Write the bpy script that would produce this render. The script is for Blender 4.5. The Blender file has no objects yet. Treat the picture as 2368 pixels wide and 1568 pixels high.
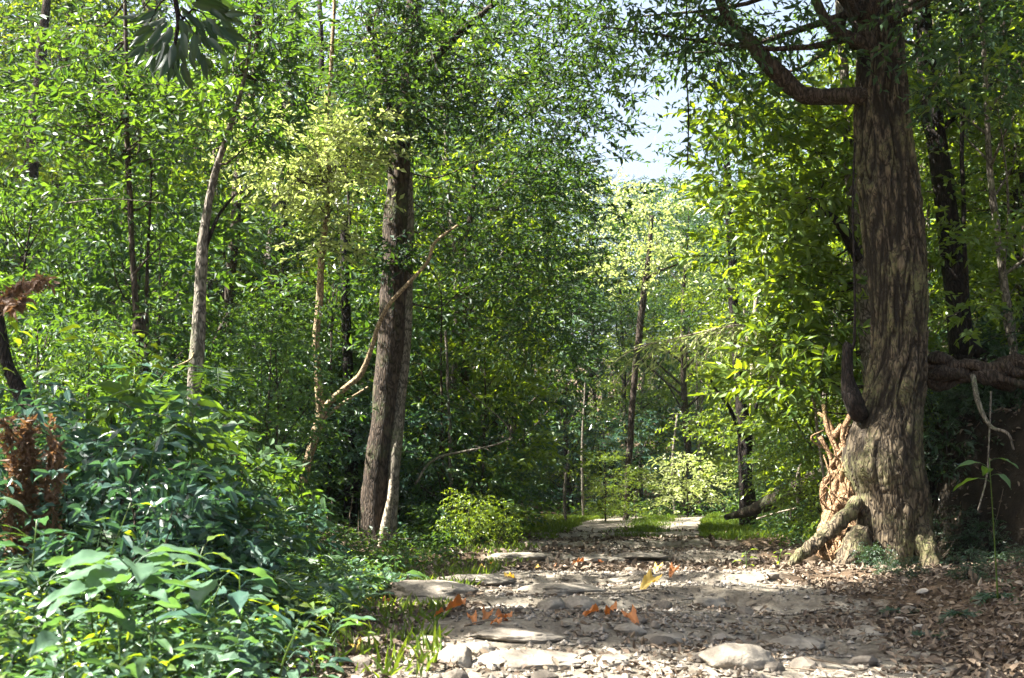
import bpy, math, random
import numpy as np
from mathutils import Vector, Matrix

R = math.radians
rng = np.random.default_rng(11)
random.seed(5)
scene = bpy.context.scene
col = scene.collection

# ---------------------------------------------------------------- camera
FPX = 2631.0            # focal length in pixels of a 2368 px wide picture
PITCH = R(7.49)
CAMZ = 1.05
cam_d = bpy.data.cameras.new('camera')
cam_d.sensor_width = 36.0
cam_d.lens = 36.0 * FPX / 2368.0
cam_d.clip_start = 0.05
cam_d.clip_end = 2000
cam_d.dof.use_dof = True
cam_d.dof.focus_distance = 15.0
cam_d.dof.aperture_fstop = 4.0
cam = bpy.data.objects.new('camera', cam_d)
col.objects.link(cam)
cam.location = (0, 0, CAMZ)
cam.rotation_euler = (R(90) + PITCH, 0, 0)
scene.camera = cam

# ---------------------------------------------------------------- world, sun, exposure
SUN_AZ, SUN_EL = R(-95), R(52)      # azimuth from +Y towards +X
world = bpy.data.worlds.new('World')
scene.world = world
world.use_nodes = True
wn = world.node_tree
wn.nodes.clear()
sky = wn.nodes.new('ShaderNodeTexSky')
sky.sky_type = 'NISHITA'
sky.sun_disc = False
sky.sun_elevation = SUN_EL
sky.sun_rotation = SUN_AZ % (2 * math.pi)
sky.air_density = 1.0
sky.dust_density = 5.0
bg = wn.nodes.new('ShaderNodeBackground')
bg.inputs['Strength'].default_value = 0.05
wo = wn.nodes.new('ShaderNodeOutputWorld')
hsv = wn.nodes.new('ShaderNodeHueSaturation')      # pales the whole sky
hsv.inputs['Saturation'].default_value = 0.75
hsv.inputs['Value'].default_value = 1.05
wn.links.new(sky.outputs[0], hsv.inputs['Color'])
wn.links.new(hsv.outputs[0], bg.inputs[0])
wn.links.new(bg.outputs[0], wo.inputs[0])
sun_d = bpy.data.lights.new('sun', 'SUN')
sun_d.energy = 5.0
sun_d.angle = R(0.5)
sun_d.color = (1.0, 0.96, 0.88)
sun = bpy.data.objects.new('sun', sun_d)
col.objects.link(sun)
SUNV = Vector((math.sin(SUN_AZ) * math.cos(SUN_EL), math.cos(SUN_AZ) * math.cos(SUN_EL), math.sin(SUN_EL)))
sun.rotation_euler = SUNV.to_track_quat('Z', 'Y').to_euler()
sun.location = (0, 0, 60)
scene.view_settings.view_transform = 'Standard'
scene.view_settings.look = 'None'
scene.view_settings.exposure = 3.05
scene.view_settings.gamma = 1.0
cy = scene.cycles
cy.max_bounces = 5
cy.diffuse_bounces = 1
cy.glossy_bounces = 2
cy.transmission_bounces = 4
cy.volume_bounces = 1
cy.transparent_max_bounces = 8
cy.use_denoising = True
cy.sample_clamp_indirect = 6.0

# ---------------------------------------------------------------- helpers
CT, ST = math.cos(PITCH), math.sin(PITCH)


def at(u, v, Y):
    """picture position (2368 x 1568) at depth Y -> point in the place"""
    xc, yc = (u - 1184.0) / FPX, (784.0 - v) / FPX
    d = (xc, CT - yc * ST, ST + yc * CT)
    k = Y / d[1]
    return Vector((d[0] * k, Y, CAMZ + d[2] * k))


def to_uv(x, y, z):
    dz = z - CAMZ
    zc = y * CT + dz * ST
    yc = -y * ST + dz * CT
    return 1184 + FPX * x / zc, 784 - FPX * yc / zc


def _hash(ix, iy, iz, seed):
    h = (ix.astype(np.int64) * 374761393 + iy.astype(np.int64) * 668265263 + iz.astype(np.int64) * 2147483647 + seed * 974634777) & 0xFFFFFFFF
    h = ((h ^ (h >> 13)) * 1274126177) & 0xFFFFFFFF
    h = h ^ (h >> 16)
    return (h & 0xFFFFFF) / float(0xFFFFFF)


def vnoise(P, seed=0):
    P = np.asarray(P, float)
    f = np.floor(P)
    t = P - f
    t = t * t * (3 - 2 * t)
    i = f.astype(np.int64)
    out = 0
    for dx in (0, 1):
        wx = t[..., 0] if dx else 1 - t[..., 0]
        for dy in (0, 1):
            wy = t[..., 1] if dy else 1 - t[..., 1]
            for dz in (0, 1):
                wz = t[..., 2] if dz else 1 - t[..., 2]
                out = out + wx * wy * wz * _hash(i[..., 0] + dx, i[..., 1] + dy, i[..., 2] + dz, seed)
    return out * 2 - 1


def fbm(P, seed=0, oct=4, lac=2.0, gain=0.5):
    P = np.asarray(P, float)
    a, s, tot = 1.0, 0, 0
    for k in range(oct):
        s = s + a * vnoise(P, seed + k * 17)
        tot += a
        a *= gain
        P = P * lac
    return s / tot


def sstep(a, b, x):
    t = np.clip((x - a) / (b - a), 0, 1)
    return t * t * (3 - 2 * t)


def pc(y):
    return 0.55 + 0.03 * y + 0.0020 * y * y - 0.9 * sstep(45, 80, y) * (y - 45) * .1


def half(y):
    return 1.75 + 0.02 * y + .38 * np.exp(-((y - 10.8) / 3.2) ** 2)


def gz(x, y, fine=True):
    """height of the ground"""
    x = np.asarray(x, float)
    y = np.asarray(y, float)
    yy = np.clip(y, -10, 60)
    d = x - pc(yy)
    h = half(yy)
    L = np.maximum(-d - h, 0)
    Rr = np.maximum(d - h, 0)
    z = 0.02 * L + 0.20 * np.maximum(L - 0.9, 0) * (1 - 0.45 * sstep(14, 26, y)) * (1 / (1 + 0.03 * L))
    near = 1 - sstep(10.0, 13.8, y)
    z = z + Rr * (0.02 + 0.22 * near) / (1 + 0.05 * Rr)
    # steep earth bank to the right of the big tree
    xb = 5.75 + 0.10 * np.maximum(15.5 - y, 0) + 0.5 * np.maximum(y - 17.5, 0)
    bank = 1.95 * sstep(0, 0.75, x - xb + 0.15 * np.sin(y * 2.1)) * sstep(11.5, 14, y)
    z = z + bank * (1 - sstep(26, 36, y))
    z = z + .28 * sstep(-.5, .3, x - xb) * sstep(1.6, .6, x - xb) * sstep(11.5, 14, y) * fbm(np.stack([x * 3.1, y * 1.7, x * 0 + 4.4], -1), 15, 3)
    z = z + 0.10 * np.maximum(x - xb - 0.8, 0) * sstep(13, 16, y) * (1 - sstep(60, 90, y))
    # ledges across the track
    on = sstep(1.3, 0.2, np.abs(d) - h)
    n = fbm(np.stack([x * 0.6, y * 0.2, x * 0], -1), 3, 2) * 0.9
    for y0, a in ((7.9, .05), (10.6, .09), (12.6, .10), (16.3, .13), (20.3, .12), (25.0, .10)):
        k = y - y0 - n
        z = z + on * a * (sstep(-0.10, 0.12, k) - sstep(0.4, 3.4, k))
    z = z + 0.16 * fbm(np.stack([x * .35, y * .35, x * 0 + 2.2], -1), 5, 3)
    if fine:
        nearf = 1 - sstep(24, 45, y)
        z = z + nearf * 0.045 * fbm(np.stack([x * 2.6, y * 2.6, x * 0 + 5.2], -1), 9, 4)
    # far slope
    z = z + 0.13 * np.maximum(y - 52, 0) + 0.00 * x
    z = z + 0.05 * np.maximum(-x - 12, 0) + 0.04 * np.maximum(x - 14, 0)
    return z


def g1(x, y):
    return float(gz(np.array([x]), np.array([y]), True)[0])


class MB:
    """collects vertices and faces of one mesh"""

    def __init__(s):
        s.v, s.f, s.t, s.n = [], [], [], 0

    def add(s, verts, faces, tint=None):
        verts = np.asarray(verts, np.float32).reshape(-1, 3)
        faces = np.asarray(faces, np.int32)
        s.v.append(verts)
        s.f.append(faces + s.n)
        if tint is None:
            tint = np.full(len(verts), 0.5, np.float32)
        s.t.append(np.broadcast_to(np.asarray(tint, np.float32), (len(verts),)))
        s.n += len(verts)
        return s

    def mesh(s, name, mats, smooth=False):
        me = bpy.data.meshes.new(name)
        V = np.concatenate(s.v)
        me.vertices.add(len(V))
        me.vertices.foreach_set('co', V.ravel())
        lt = np.concatenate([np.full(len(f), f.shape[1], np.int32) for f in s.f])
        lv = np.concatenate([f.ravel() for f in s.f])
        me.loops.add(len(lv))
        me.loops.foreach_set('vertex_index', lv)
        me.polygons.add(len(lt))
        ls = np.zeros(len(lt), np.int32)
        ls[1:] = np.cumsum(lt)[:-1]
        me.polygons.foreach_set('loop_start', ls)
        me.polygons.foreach_set('use_smooth', np.full(len(lt), smooth))
        at_ = me.attributes.new('tint', 'FLOAT', 'POINT')
        at_.data.foreach_set('value', np.concatenate(s.t).astype(np.float32))
        me.update(calc_edges=True)
        for m in (mats if isinstance(mats, (list, tuple)) else [mats]):
            me.materials.append(m)
        return me


def tube(mb, pts, rad, sides=8, rough=0.0, seed=0, tint=0.5, nf=6.0, stretch=0.35, cap=True):
    """a bent, tapering limb"""
    P = np.asarray([tuple(p) for p in pts], float)
    n = len(P)
    rad = np.broadcast_to(np.asarray(rad, float), (n,))
    T = np.gradient(P, axis=0)
    T /= np.linalg.norm(T, axis=1)[:, None] + 1e-9
    ref = np.array([0.0, 0, 1]) if abs(T[0, 2]) < 0.9 else np.array([1.0, 0, 0])
    A = np.zeros_like(P)
    a = np.cross(T[0], ref)
    a /= np.linalg.norm(a)
    for i in range(n):
        a = a - T[i] * np.dot(a, T[i])
        a /= np.linalg.norm(a) + 1e-9
        A[i] = a
    B = np.cross(T, A)
    th = np.linspace(0, 2 * np.pi, sides, endpoint=False)
    C, S = np.cos(th), np.sin(th)
    off = A[:, None, :] * C[None, :, None] + B[:, None, :] * S[None, :, None]
    r = np.repeat(rad[:, None], sides, 1)
    if rough > 0:
        q = P[:, None, :] + off * rad[:, None, None]
        nn = fbm(q * np.array([nf, nf, nf * stretch]), seed, 3)
        r = r * (1 + rough * nn)
    V = P[:, None, :] + off * r[:, :, None]
    idx = np.arange(n * sides).reshape(n, sides)
    a0, a1 = idx[:-1], idx[1:]
    F = np.stack([a0, np.roll(a0, -1, 1), np.roll(a1, -1, 1), a1], -1).reshape(-1, 4)
    V = V.reshape(-1, 3)
    mb.add(V, F, tint)
    if cap:
        k = mb.n
        mb.add([P[-1] + T[-1] * rad[-1] * 0.5, P[0]], np.zeros((0, 3), np.int32), tint)
        base = k - n * sides
        last = idx[-1] + base
        F2 = np.stack([last, np.roll(last, -1), np.full(sides, k)], -1)
        first = idx[0] + base
        F3 = np.stack([np.roll(first, -1), first, np.full(sides, k + 1)], -1)
        mb.f.append(np.concatenate([F2, F3]).astype(np.int32))
    return mb


def spline(ctrl, n):
    """Catmull-Rom through control points (any width of row)"""
    C = np.asarray([tuple(c) for c in ctrl], float)
    m = len(C)
    Pp = np.vstack([2 * C[0] - C[1], C, 2 * C[-1] - C[-2]])
    t = np.linspace(0, m - 1, n)
    i = np.minimum(t.astype(int), m - 2)
    f = (t - i)[:, None]
    p0, p1, p2, p3 = Pp[i], Pp[i + 1], Pp[i + 2], Pp[i + 3]
    return 0.5 * ((2 * p1) + (-p0 + p2) * f + (2 * p0 - 5 * p1 + 4 * p2 - p3) * f ** 2 + (-p0 + 3 * p1 - 3 * p2 + p3) * f ** 3)


def pix_curve(rows, n, wob=0.0, seed=0):
    """rows (u, v, width px, depth) -> points and radii"""
    S = spline(rows, n)
    P, r = [], []
    for k, (u, v, w, Y) in enumerate(S):
        p = at(u, v, Y)
        P.append(tuple(p))
        r.append(max(w, .8) * 0.5 * Y / FPX)
    P = np.array(P)
    if wob:
        q = P * 1.5
        P = P + wob * np.stack([vnoise(q, seed), vnoise(q, seed + 5), 0 * q[:, 0]], -1)
    return P, np.array(r)


def leaves(mb, P, D, N, L, W, tint, kind='mid', curl=0.15, fold=0.25):
    """many leaves at once; P base, D direction, N upper side"""
    P = np.asarray(P, float)
    n = len(P)
    D = D / (np.linalg.norm(D, axis=1)[:, None] + 1e-9)
    S = np.cross(D, N)
    S /= np.linalg.norm(S, axis=1)[:, None] + 1e-9
    N = np.cross(S, D)
    L = np.broadcast_to(L, (n,))[:, None]
    W = np.broadcast_to(W, (n,))[:, None]
    curl = np.broadcast_to(curl, (n,))[:, None]
    c = lambda a, w, h: P + D * (L * a) + S * (W * w) + N * (W * fold * h) - N * (L * curl * a * a)
    if kind == 'far':                          # four corners, folded on the rib
        V = np.stack([c(0, 0, 0), c(.45, -.5, 1), c(1, 0, 0), c(.45, .5, 1)], 1)
        F = np.array([[0, 1, 2], [0, 2, 3]])
    elif kind == 'mid':
        V = np.stack([c(0, 0, 0), c(.28, -.45, .9), c(.28, .45, .9), c(.45, 0, 0), c(.66, -.38, .8), c(.66, .38, .8), c(1, 0, 0)], 1)
        F = np.array([[0, 1, 3], [0, 3, 2], [1, 4, 3], [3, 5, 2], [3, 4, 6], [3, 6, 5]])
    m = V.shape[1]
    F = (F[None] + (np.arange(n) * m)[:, None, None]).reshape(-1, 3)
    mb.add(V.reshape(-1, 3), F, np.repeat(np.broadcast_to(tint, (n,)), m))


def one_leaf(L, W, nl=8, nw=4, curl=0.25, fold=0.3, wave=0.04, seed=0, shape='ovate'):
    """a single broad leaf with rib, quilted between the side veins, along +X"""
    s = np.linspace(0, 1, nl + 1)
    if shape == 'ovate':
        w = np.sin(np.pi * s ** 0.78) ** 0.85 * (1 - 0.18 * s)
    elif shape == 'heart':
        w = np.clip(np.sin(np.pi * s ** 0.6), 0, 1) ** 0.7
        w[0] = 0.35
    else:
        w = np.sin(np.pi * s ** 0.9) ** 0.9
    w[-1] = 0.015
    w[0] = max(w[0], 0.03)
    t = np.linspace(-1, 1, 2 * nw + 1)
    Sg, Tg = np.meshgrid(s, t, indexing='ij')
    Wg = np.repeat(w[:, None], len(t), 1)
    X = Sg * L - (0.10 * L * np.abs(Tg) ** 1.5 * (1 - Sg) if shape == 'heart' else 0)
    Yv = Tg * Wg * W * 0.5
    Z = fold * np.abs(Yv) - curl * L * Sg ** 2
    Z += wave * W * np.sin(Sg * 14 * 1.0 + np.abs(Tg) * 3 + seed) * np.abs(Tg)
    vein = np.sin(2 * np.pi * (Sg * 6.5 - np.abs(Tg) * 1.1))
    Z += 0.018 * W * vein * (np.abs(Tg) > 0.1)
    X = X + .03 * L * np.sin(Sg * 9 + seed * 2.3) * Tg
    V = np.stack([X, Yv, Z], -1).reshape(-1, 3)
    idx = np.arange(V.shape[0]).reshape(nl + 1, -1)
    F = np.stack([idx[:-1, :-1], idx[1:, :-1], idx[1:, 1:], idx[:-1, 1:]], -1).reshape(-1, 4)
    tint = (0.42 + 0.4 * (np.abs(Tg) < 0.05) + .16 * (vein > .6)).ravel()
    return V, F, tint


def obj(name, me, parent=None, loc=None, rot=None, scale=None):
    o = bpy.data.objects.new(name, me)
    col.objects.link(o)
    if parent is not None:
        o.parent = parent
    if loc is not None:
        o.location = loc
    if rot is not None:
        o.rotation_euler = rot
    if scale is not None:
        o.scale = (scale,) * 3 if np.isscalar(scale) else scale
    return o


def tag(o, label, cat, group=None):
    o['label'] = label
    o['category'] = cat
    if group:
        o['group'] = group
    return o


def thing(name, label, cat, loc=(0, 0, 0), rz=0, group=None, scale=None):
    return tag(obj(name, None, None, loc, (0, 0, rz), scale), label, cat, group)


def copy_tree(root, label=None, group=None):
    r = root.copy()
    col.objects.link(r)
    if label:
        r['label'] = label
    if group:
        r['group'] = group
    for ch in root.children:
        c = ch.copy()
        col.objects.link(c)
        c.parent = r
        for g in ch.children:
            d = g.copy()
            col.objects.link(d)
            d.parent = c
    return r


# ---------------------------------------------------------------- materials
class NT:
    def __init__(s, name):
        s.m = bpy.data.materials.new(name)
        s.m.use_nodes = True
        s.t = s.m.node_tree
        s.t.nodes.clear()
        s.out = s.n('ShaderNodeOutputMaterial')

    def n(s, typ, **kw):
        k = s.t.nodes.new(typ)
        for a, b in kw.items():
            setattr(k, a, b)
        return k

    def l(s, a, b):
        s.t.links.new(a, b)

    def noise(s, scale, vec=None, detail=4, rough=0.6, dist=0.0):
        k = s.n('ShaderNodeTexNoise')
        k.inputs['Scale'].default_value = scale
        k.inputs['Detail'].default_value = detail
        k.inputs['Roughness'].default_value = rough
        k.inputs['Distortion'].default_value = dist
        if vec:
            s.l(vec, k.inputs['Vector'])
        return k.outputs[0]

    def ramp(s, fac, stops):
        k = s.n('ShaderNodeValToRGB')
        e = k.color_ramp.elements
        while len(e) < len(stops):
            e.new(0.5)
        for q, (p, c) in zip(e, stops):
            q.position = p
            q.color = tuple(c) + (1,) if len(c) == 3 else c
        s.l(fac, k.inputs[0])
        return k.outputs[0]

    def mix(s, fac, a, b, typ='MIX'):
        k = s.n('ShaderNodeMix', data_type='RGBA', blend_type=typ)
        for sock, val in ((k.inputs[0], fac), (k.inputs[6], a), (k.inputs[7], b)):
            if hasattr(val, 'links') or isinstance(val, bpy.types.NodeSocket):
                s.l(val, sock)
            else:
                sock.default_value = val if np.isscalar(val) else (tuple(val) + (1,))[:4]
        return k.outputs[2]

    def math(s, op, a, b=0.0):
        k = s.n('ShaderNodeMath', operation=op)
        for sock, val in ((k.inputs[0], a), (k.inputs[1], b)):
            if isinstance(val, bpy.types.NodeSocket):
                s.l(val, sock)
            else:
                sock.default_value = val
        return k.outputs[0]

    def bump(s, h, strength=0.5, dist=0.02):
        k = s.n('ShaderNodeBump')
        k.inputs['Strength'].default_value = strength
        k.inputs['Distance'].default_value = dist
        s.l(h, k.inputs['Height'])
        return k.outputs[0]

    def coords(s, scale=(1, 1, 1), kind='Object'):
        tc = s.n('ShaderNodeTexCoord')
        mp = s.n('ShaderNodeMapping')
        mp.inputs['Scale'].default_value = scale
        s.l(tc.outputs[kind], mp.inputs[0])
        return mp.outputs[0]


def leaf_mat(name, dark, light, trans=0.5, rough=0.38, tcol=(2.6, 2.1, 0.45), spec=0.5):
    """green blade: reflects a little, lets sunlight glow through"""
    t = NT(name)
    at_ = t.n('ShaderNodeAttribute', attribute_name='tint')
    oi = t.n('ShaderNodeObjectInfo')
    f = t.math('ADD', t.math('MULTIPLY', at_.outputs['Fac'], 0.75), t.math('MULTIPLY', oi.outputs['Random'], 0.25))
    c = t.ramp(f, [(0.05, dark), (0.95, light)])
    nz = t.noise(9.0, t.coords(), 2)
    c = t.mix(t.math('MULTIPLY', nz, 0.35), c, (light[0] * 1.1, light[1] * 0.98, light[2] * .9))
    tr = t.mix(1.0, c, tcol, 'MULTIPLY')
    p = t.n('ShaderNodeBsdfPrincipled')
    p.inputs['Roughness'].default_value = rough
    p.inputs['Specular IOR Level'].default_value = spec
    t.l(c, p.inputs['Base Color'])
    tl = t.n('ShaderNodeBsdfTranslucent')
    t.l(tr, tl.inputs[0])
    mx = t.n('ShaderNodeMixShader')
    mx.inputs[0].default_value = trans
    t.l(p.outputs[0], mx.inputs[1])
    t.l(tl.outputs[0], mx.inputs[2])
    t.l(mx.outputs[0], t.out.inputs[0])
    return t.m


def bark_mat(name, c1, c2, c3, moss=None, scale=1.0, stretch=0.18, bump=0.7, mossamt=0.5, relief=False):
    t = NT(name)
    v = t.coords((scale, scale, scale * stretch))
    w = t.noise(3.0, v, 3, .6)
    mpv = t.n('ShaderNodeVectorMath', operation='ADD')
    t.l(v, mpv.inputs[0])
    cmb = t.n('ShaderNodeCombineXYZ')
    t.l(w, cmb.inputs[0])
    t.l(w, cmb.inputs[1])
    t.l(cmb.outputs[0], mpv.inputs[1])
    vo = t.n('ShaderNodeTexVoronoi', feature='DISTANCE_TO_EDGE')
    vo.inputs['Scale'].default_value = 14.0
    t.l(mpv.outputs[0], vo.inputs['Vector'])
    fine = t.noise(38.0, v, 5, .7)
    pat = t.noise(1.6, t.coords(), 4, .65)
    crack = t.ramp(vo.outputs['Distance'], [(0.0, (0, 0, 0)), (0.22, (1, 1, 1))])
    c = t.ramp(fine, [(0.25, c1), (0.62, c2), (0.85, c3)])
    c = t.mix(t.math('SUBTRACT', 1.0, crack), c, tuple(k * 0.35 for k in c1))
    if moss:
        mk = t.ramp(pat, [(0.62 - mossamt * .35, (0, 0, 0)), (0.80 - mossamt * .35, (1, 1, 1))])
        mm = t.math('MULTIPLY', mk, t.ramp(t.noise(22, t.coords(), 4), [(0.38, (0, 0, 0)), (0.6, (1, 1, 1))]))
        c = t.mix(mm, c, moss)
    if relief:                       # the corky plates are paler than the inner bark between them
        a_ = t.n('ShaderNodeAttribute', attribute_name='tint')
        c = t.mix(t.ramp(a_.outputs['Fac'], [(0.25, (0, 0, 0)), (0.75, (1, 1, 1))]), tuple(k * .45 for k in c1), c)
    h = t.math('ADD', t.math('MULTIPLY', crack, 0.8), t.math('MULTIPLY', fine, 0.5))
    p = t.n('ShaderNodeBsdfPrincipled')
    p.inputs['Roughness'].default_value = 0.88
    p.inputs['Specular IOR Level'].default_value = 0.2
    t.l(c, p.inputs['Base Color'])
    t.l(t.bump(h, bump, 0.02), p.inputs['Normal'])
    t.l(p.outputs[0], t.out.inputs[0])
    return t.m


def plain_mat(name, stops, scale=6, rough=0.85, bump=0.4, bd=0.02, use_tint=False, detail=6, spec=0.3, crackle=False):
    t = NT(name)
    v = t.coords()
    n1 = t.noise(scale, v, detail, .65)
    n2 = t.noise(scale * 7, v, 4, .7)
    f = n1
    if use_tint:
        at_ = t.n('ShaderNodeAttribute', attribute_name='tint')
        oi = t.n('ShaderNodeObjectInfo')
        f = t.math('ADD', t.math('MULTIPLY', at_.outputs['Fac'], 0.7), t.math('MULTIPLY', n1, 0.3))
    c = t.ramp(f, stops)
    c = t.mix(0.5, c, t.ramp(n2, [(0.3, (0.45, 0.45, 0.45)), (0.7, (1.25, 1.25, 1.25))]), 'MULTIPLY')
    p = t.n('ShaderNodeBsdfPrincipled')
    p.inputs['Roughness'].default_value = rough
    p.inputs['Specular IOR Level'].default_value = spec
    t.l(c, p.inputs['Base Color'])
    h = t.math('ADD', n1, t.math('MULTIPLY', n2, 0.4))
    t.l(t.bump(h, bump, bd), p.inputs['Normal'])
    t.l(p.outputs[0], t.out.inputs[0])
    return t.m


M = {}
M['leaf_canopy'] = leaf_mat('leaf_canopy', (0.010, 0.034, 0.024), (0.050, 0.100, 0.042), trans=.40, tcol=(2.5, 2.2, .32), spec=.25, rough=.48)
M['leaf_under'] = leaf_mat('leaf_under', (0.011, 0.042, 0.028), (0.066, 0.126, 0.044), trans=.42, tcol=(2.5, 2.2, .32), spec=.3, rough=.45)
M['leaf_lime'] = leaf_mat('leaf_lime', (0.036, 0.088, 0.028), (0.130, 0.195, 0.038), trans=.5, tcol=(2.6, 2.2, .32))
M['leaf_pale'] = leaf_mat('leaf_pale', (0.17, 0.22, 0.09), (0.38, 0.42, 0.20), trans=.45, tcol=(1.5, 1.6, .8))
M['leaf_blue'] = leaf_mat('leaf_blue', (0.014, 0.044, 0.036), (0.055, 0.115, 0.085), trans=.35, rough=.30, tcol=(1.7, 1.8, .7))
M['leaf_broad'] = leaf_mat('leaf_broad', (0.024, 0.066, 0.044), (0.095, 0.165, 0.100), trans=.32, rough=.30, tcol=(1.7, 1.9, .55), spec=.6)
M['leaf_dark'] = leaf_mat('leaf_dark', (0.009, 0.026, 0.016), (0.030, 0.068, 0.032), trans=.35)
M['grass'] = leaf_mat('grass_blade', (0.03, 0.075, 0.014), (0.10, 0.16, 0.03), trans=.45)
M['fern_dead'] = leaf_mat('fern_dead', (0.05, 0.028, 0.016), (0.19, 0.115, 0.065), trans=.3, tcol=(1.3, 1.1, .7), rough=.7)
M['litter'] = plain_mat('leaf_litter', [(0.0, (0.038, 0.026, 0.018)), (0.35, (0.095, 0.066, 0.044)), (0.65, (0.19, 0.145, 0.10)), (1.0, (0.40, 0.34, 0.26))], 12, .75, .15, .01, True)
M['leaf_orange'] = leaf_mat('leaf_orange', (0.30, 0.11, 0.035), (0.52, 0.22, 0.07), trans=.35, tcol=(1.3, .9, .4), rough=.6)
M['leaf_yellow'] = leaf_mat('leaf_yellow', (0.48, 0.32, 0.05), (0.66, 0.48, 0.12), trans=.35, tcol=(1.2, 1.0, .4), rough=.6)
M['bark_big'] = bark_mat('bark_big', (0.046, 0.035, 0.023), (0.15, 0.115, 0.073), (0.31, 0.25, 0.165), (0.13, 0.13, 0.055), 1.0, .30, .8, .5, relief=True)
M['bark_brown'] = bark_mat('bark_brown', (0.035, 0.026, 0.018), (0.085, 0.062, 0.045), (0.17, 0.13, 0.10), (0.06, 0.08, 0.03), 1.4, .2, .7, .3)
M['bark_grey'] = bark_mat('bark_grey', (0.10, 0.085, 0.065), (0.23, 0.20, 0.16), (0.42, 0.38, 0.32), (0.12, 0.14, 0.07), 1.2, .35, .5, .3)
M['bark_pale'] = bark_mat('bark_pale', (0.22, 0.18, 0.13), (0.42, 0.36, 0.28), (0.62, 0.56, 0.46), (0.20, 0.20, 0.09), 1.5, .5, .35, .25)
M['bark_tan'] = bark_mat('bark_tan', (0.20, 0.14, 0.08), (0.40, 0.30, 0.18), (0.55, 0.45, 0.32), (0.26, 0.25, 0.10), 1.8, .4, .4, .3)
M['bark_dark'] = bark_mat('bark_dark', (0.014, 0.011, 0.009), (0.038, 0.028, 0.022), (0.080, 0.062, 0.050), None, 1.5, .25, .7)
M['bark_rust'] = bark_mat('bark_rust', (0.12, 0.055, 0.018), (0.26, 0.13, 0.04), (0.38, 0.24, 0.10), (0.16, 0.16, 0.03), 1.8, .5, .5, .5)
M['root_pale'] = bark_mat('root_pale', (0.19, 0.105, 0.05), (0.38, 0.25, 0.14), (0.56, 0.44, 0.30), (0.24, 0.22, 0.05), 2.0, .6, .6, .25)
M['rock'] = plain_mat('path_rock', [(0.25, (0.085, 0.07, 0.055)), (0.5, (0.19, 0.165, 0.13)), (0.78, (0.33, 0.295, 0.24))], 3.2, .85, .8, .04)
M['pebble'] = plain_mat('pebble', [(0.1, (0.07, 0.058, 0.046)), (0.5, (0.17, 0.145, 0.115)), (0.9, (0.32, 0.285, 0.24))], 8, .85, .5, .02, True)
M['twig'] = plain_mat('twig_bark', [(0.2, (0.06, 0.042, 0.028)), (0.8, (0.26, 0.20, 0.14))], 7, .85, .4)


def ground_mat():
    t = NT('forest_floor')
    v = t.coords()
    a = t.n('ShaderNodeAttribute', attribute_name='tint')
    big = t.noise(0.55, v, 5, .6)
    mid = t.noise(4.0, v, 6, .65, .3)
    fine = t.noise(34, v, 5, .75)
    soil = t.ramp(mid, [(0.28, (0.030, 0.020, 0.013)), (0.5, (0.085, 0.058, 0.036)), (0.75, (0.165, 0.115, 0.075))])
    path = t.ramp(mid, [(0.25, (0.075, 0.059, 0.045)), (0.5, (0.20, 0.172, 0.132)), (0.75, (0.37, 0.335, 0.27))])
    f = t.math('ADD', a.outputs['Fac'], t.math('MULTIPLY', t.math('SUBTRACT', big, 0.5), 0.9))
    f = t.math('ADD', f, t.math('MULTIPLY', t.math('SUBTRACT', mid, 0.5), 0.8))
    fr = t.ramp(f, [(0.36, (0, 0, 0)), (0.62, (1, 1, 1))])
    c = t.mix(fr, soil, path)
    damp = t.ramp(a.outputs['Fac'], [(-0.0, (0.22, 0.25, 0.25)), (0.02, (1, 1, 1))])  # darkens the soil of the bank to stand for the shade there
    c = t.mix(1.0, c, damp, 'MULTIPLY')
    c = t.mix(0.6, c, t.ramp(fine, [(0.3, (0.4, 0.4, 0.4)), (0.7, (1.3, 1.3, 1.3))]), 'MULTIPLY')
    p = t.n('ShaderNodeBsdfPrincipled')
    p.inputs['Roughness'].default_value = 0.92
    p.inputs['Specular IOR Level'].default_value = 0.15
    t.l(c, p.inputs['Base Color'])
    h = t.math('ADD', t.math('MULTIPLY', mid, 1.6), t.math('MULTIPLY', fine, 0.5))
    t.l(t.bump(h, 0.9, 0.05), p.inputs['Normal'])
    t.l(p.outputs[0], t.out.inputs[0])
    return t.m


M['ground'] = ground_mat()

# ---------------------------------------------------------------- ground
def path_mask(x, y):
    d = np.abs(x - pc(np.clip(y, -10, 60)))
    return 1 - sstep(half(y) * .55, half(y) * 1.12, d + 0.5 * fbm(np.stack([x * .8, y * .8, x * 0], -1), 21, 3))


def build_ground():
    ys = np.concatenate([np.linspace(-40, 2, 12), np.arange(2.3, 12, 0.055), np.arange(12, 24, 0.085), np.arange(24, 50, 0.3), np.linspace(50, 110, 40), np.linspace(116, 700, 14)])
    xc = np.arange(-6, 8, 0.06)
    xs = np.concatenate([np.linspace(-500, -46, 12), np.linspace(-42, -6.4, 50), xc, np.linspace(8.3, 46, 50), np.linspace(52, 500, 12)])
    X, Y = np.meshgrid(xs, ys, indexing='ij')
    Z = gz(X, Y)
    V = np.stack([X, Y, Z], -1).reshape(-1, 3)
    idx = np.arange(V.shape[0]).reshape(X.shape)
    F = np.stack([idx[:-1, :-1], idx[1:, :-1], idx[1:, 1:], idx[:-1, 1:]], -1).reshape(-1, 4)
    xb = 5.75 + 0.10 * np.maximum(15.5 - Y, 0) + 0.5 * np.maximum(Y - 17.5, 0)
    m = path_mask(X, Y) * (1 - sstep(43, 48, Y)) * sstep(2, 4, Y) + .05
    m = np.where((X > xb - .4) & (Y > 10) & (Y < 30), -.5, m)      # mask for the bank's shade, painted into the ground colour
    m = m.ravel()
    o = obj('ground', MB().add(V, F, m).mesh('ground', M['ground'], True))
    o['kind'] = 'structure'


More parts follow.
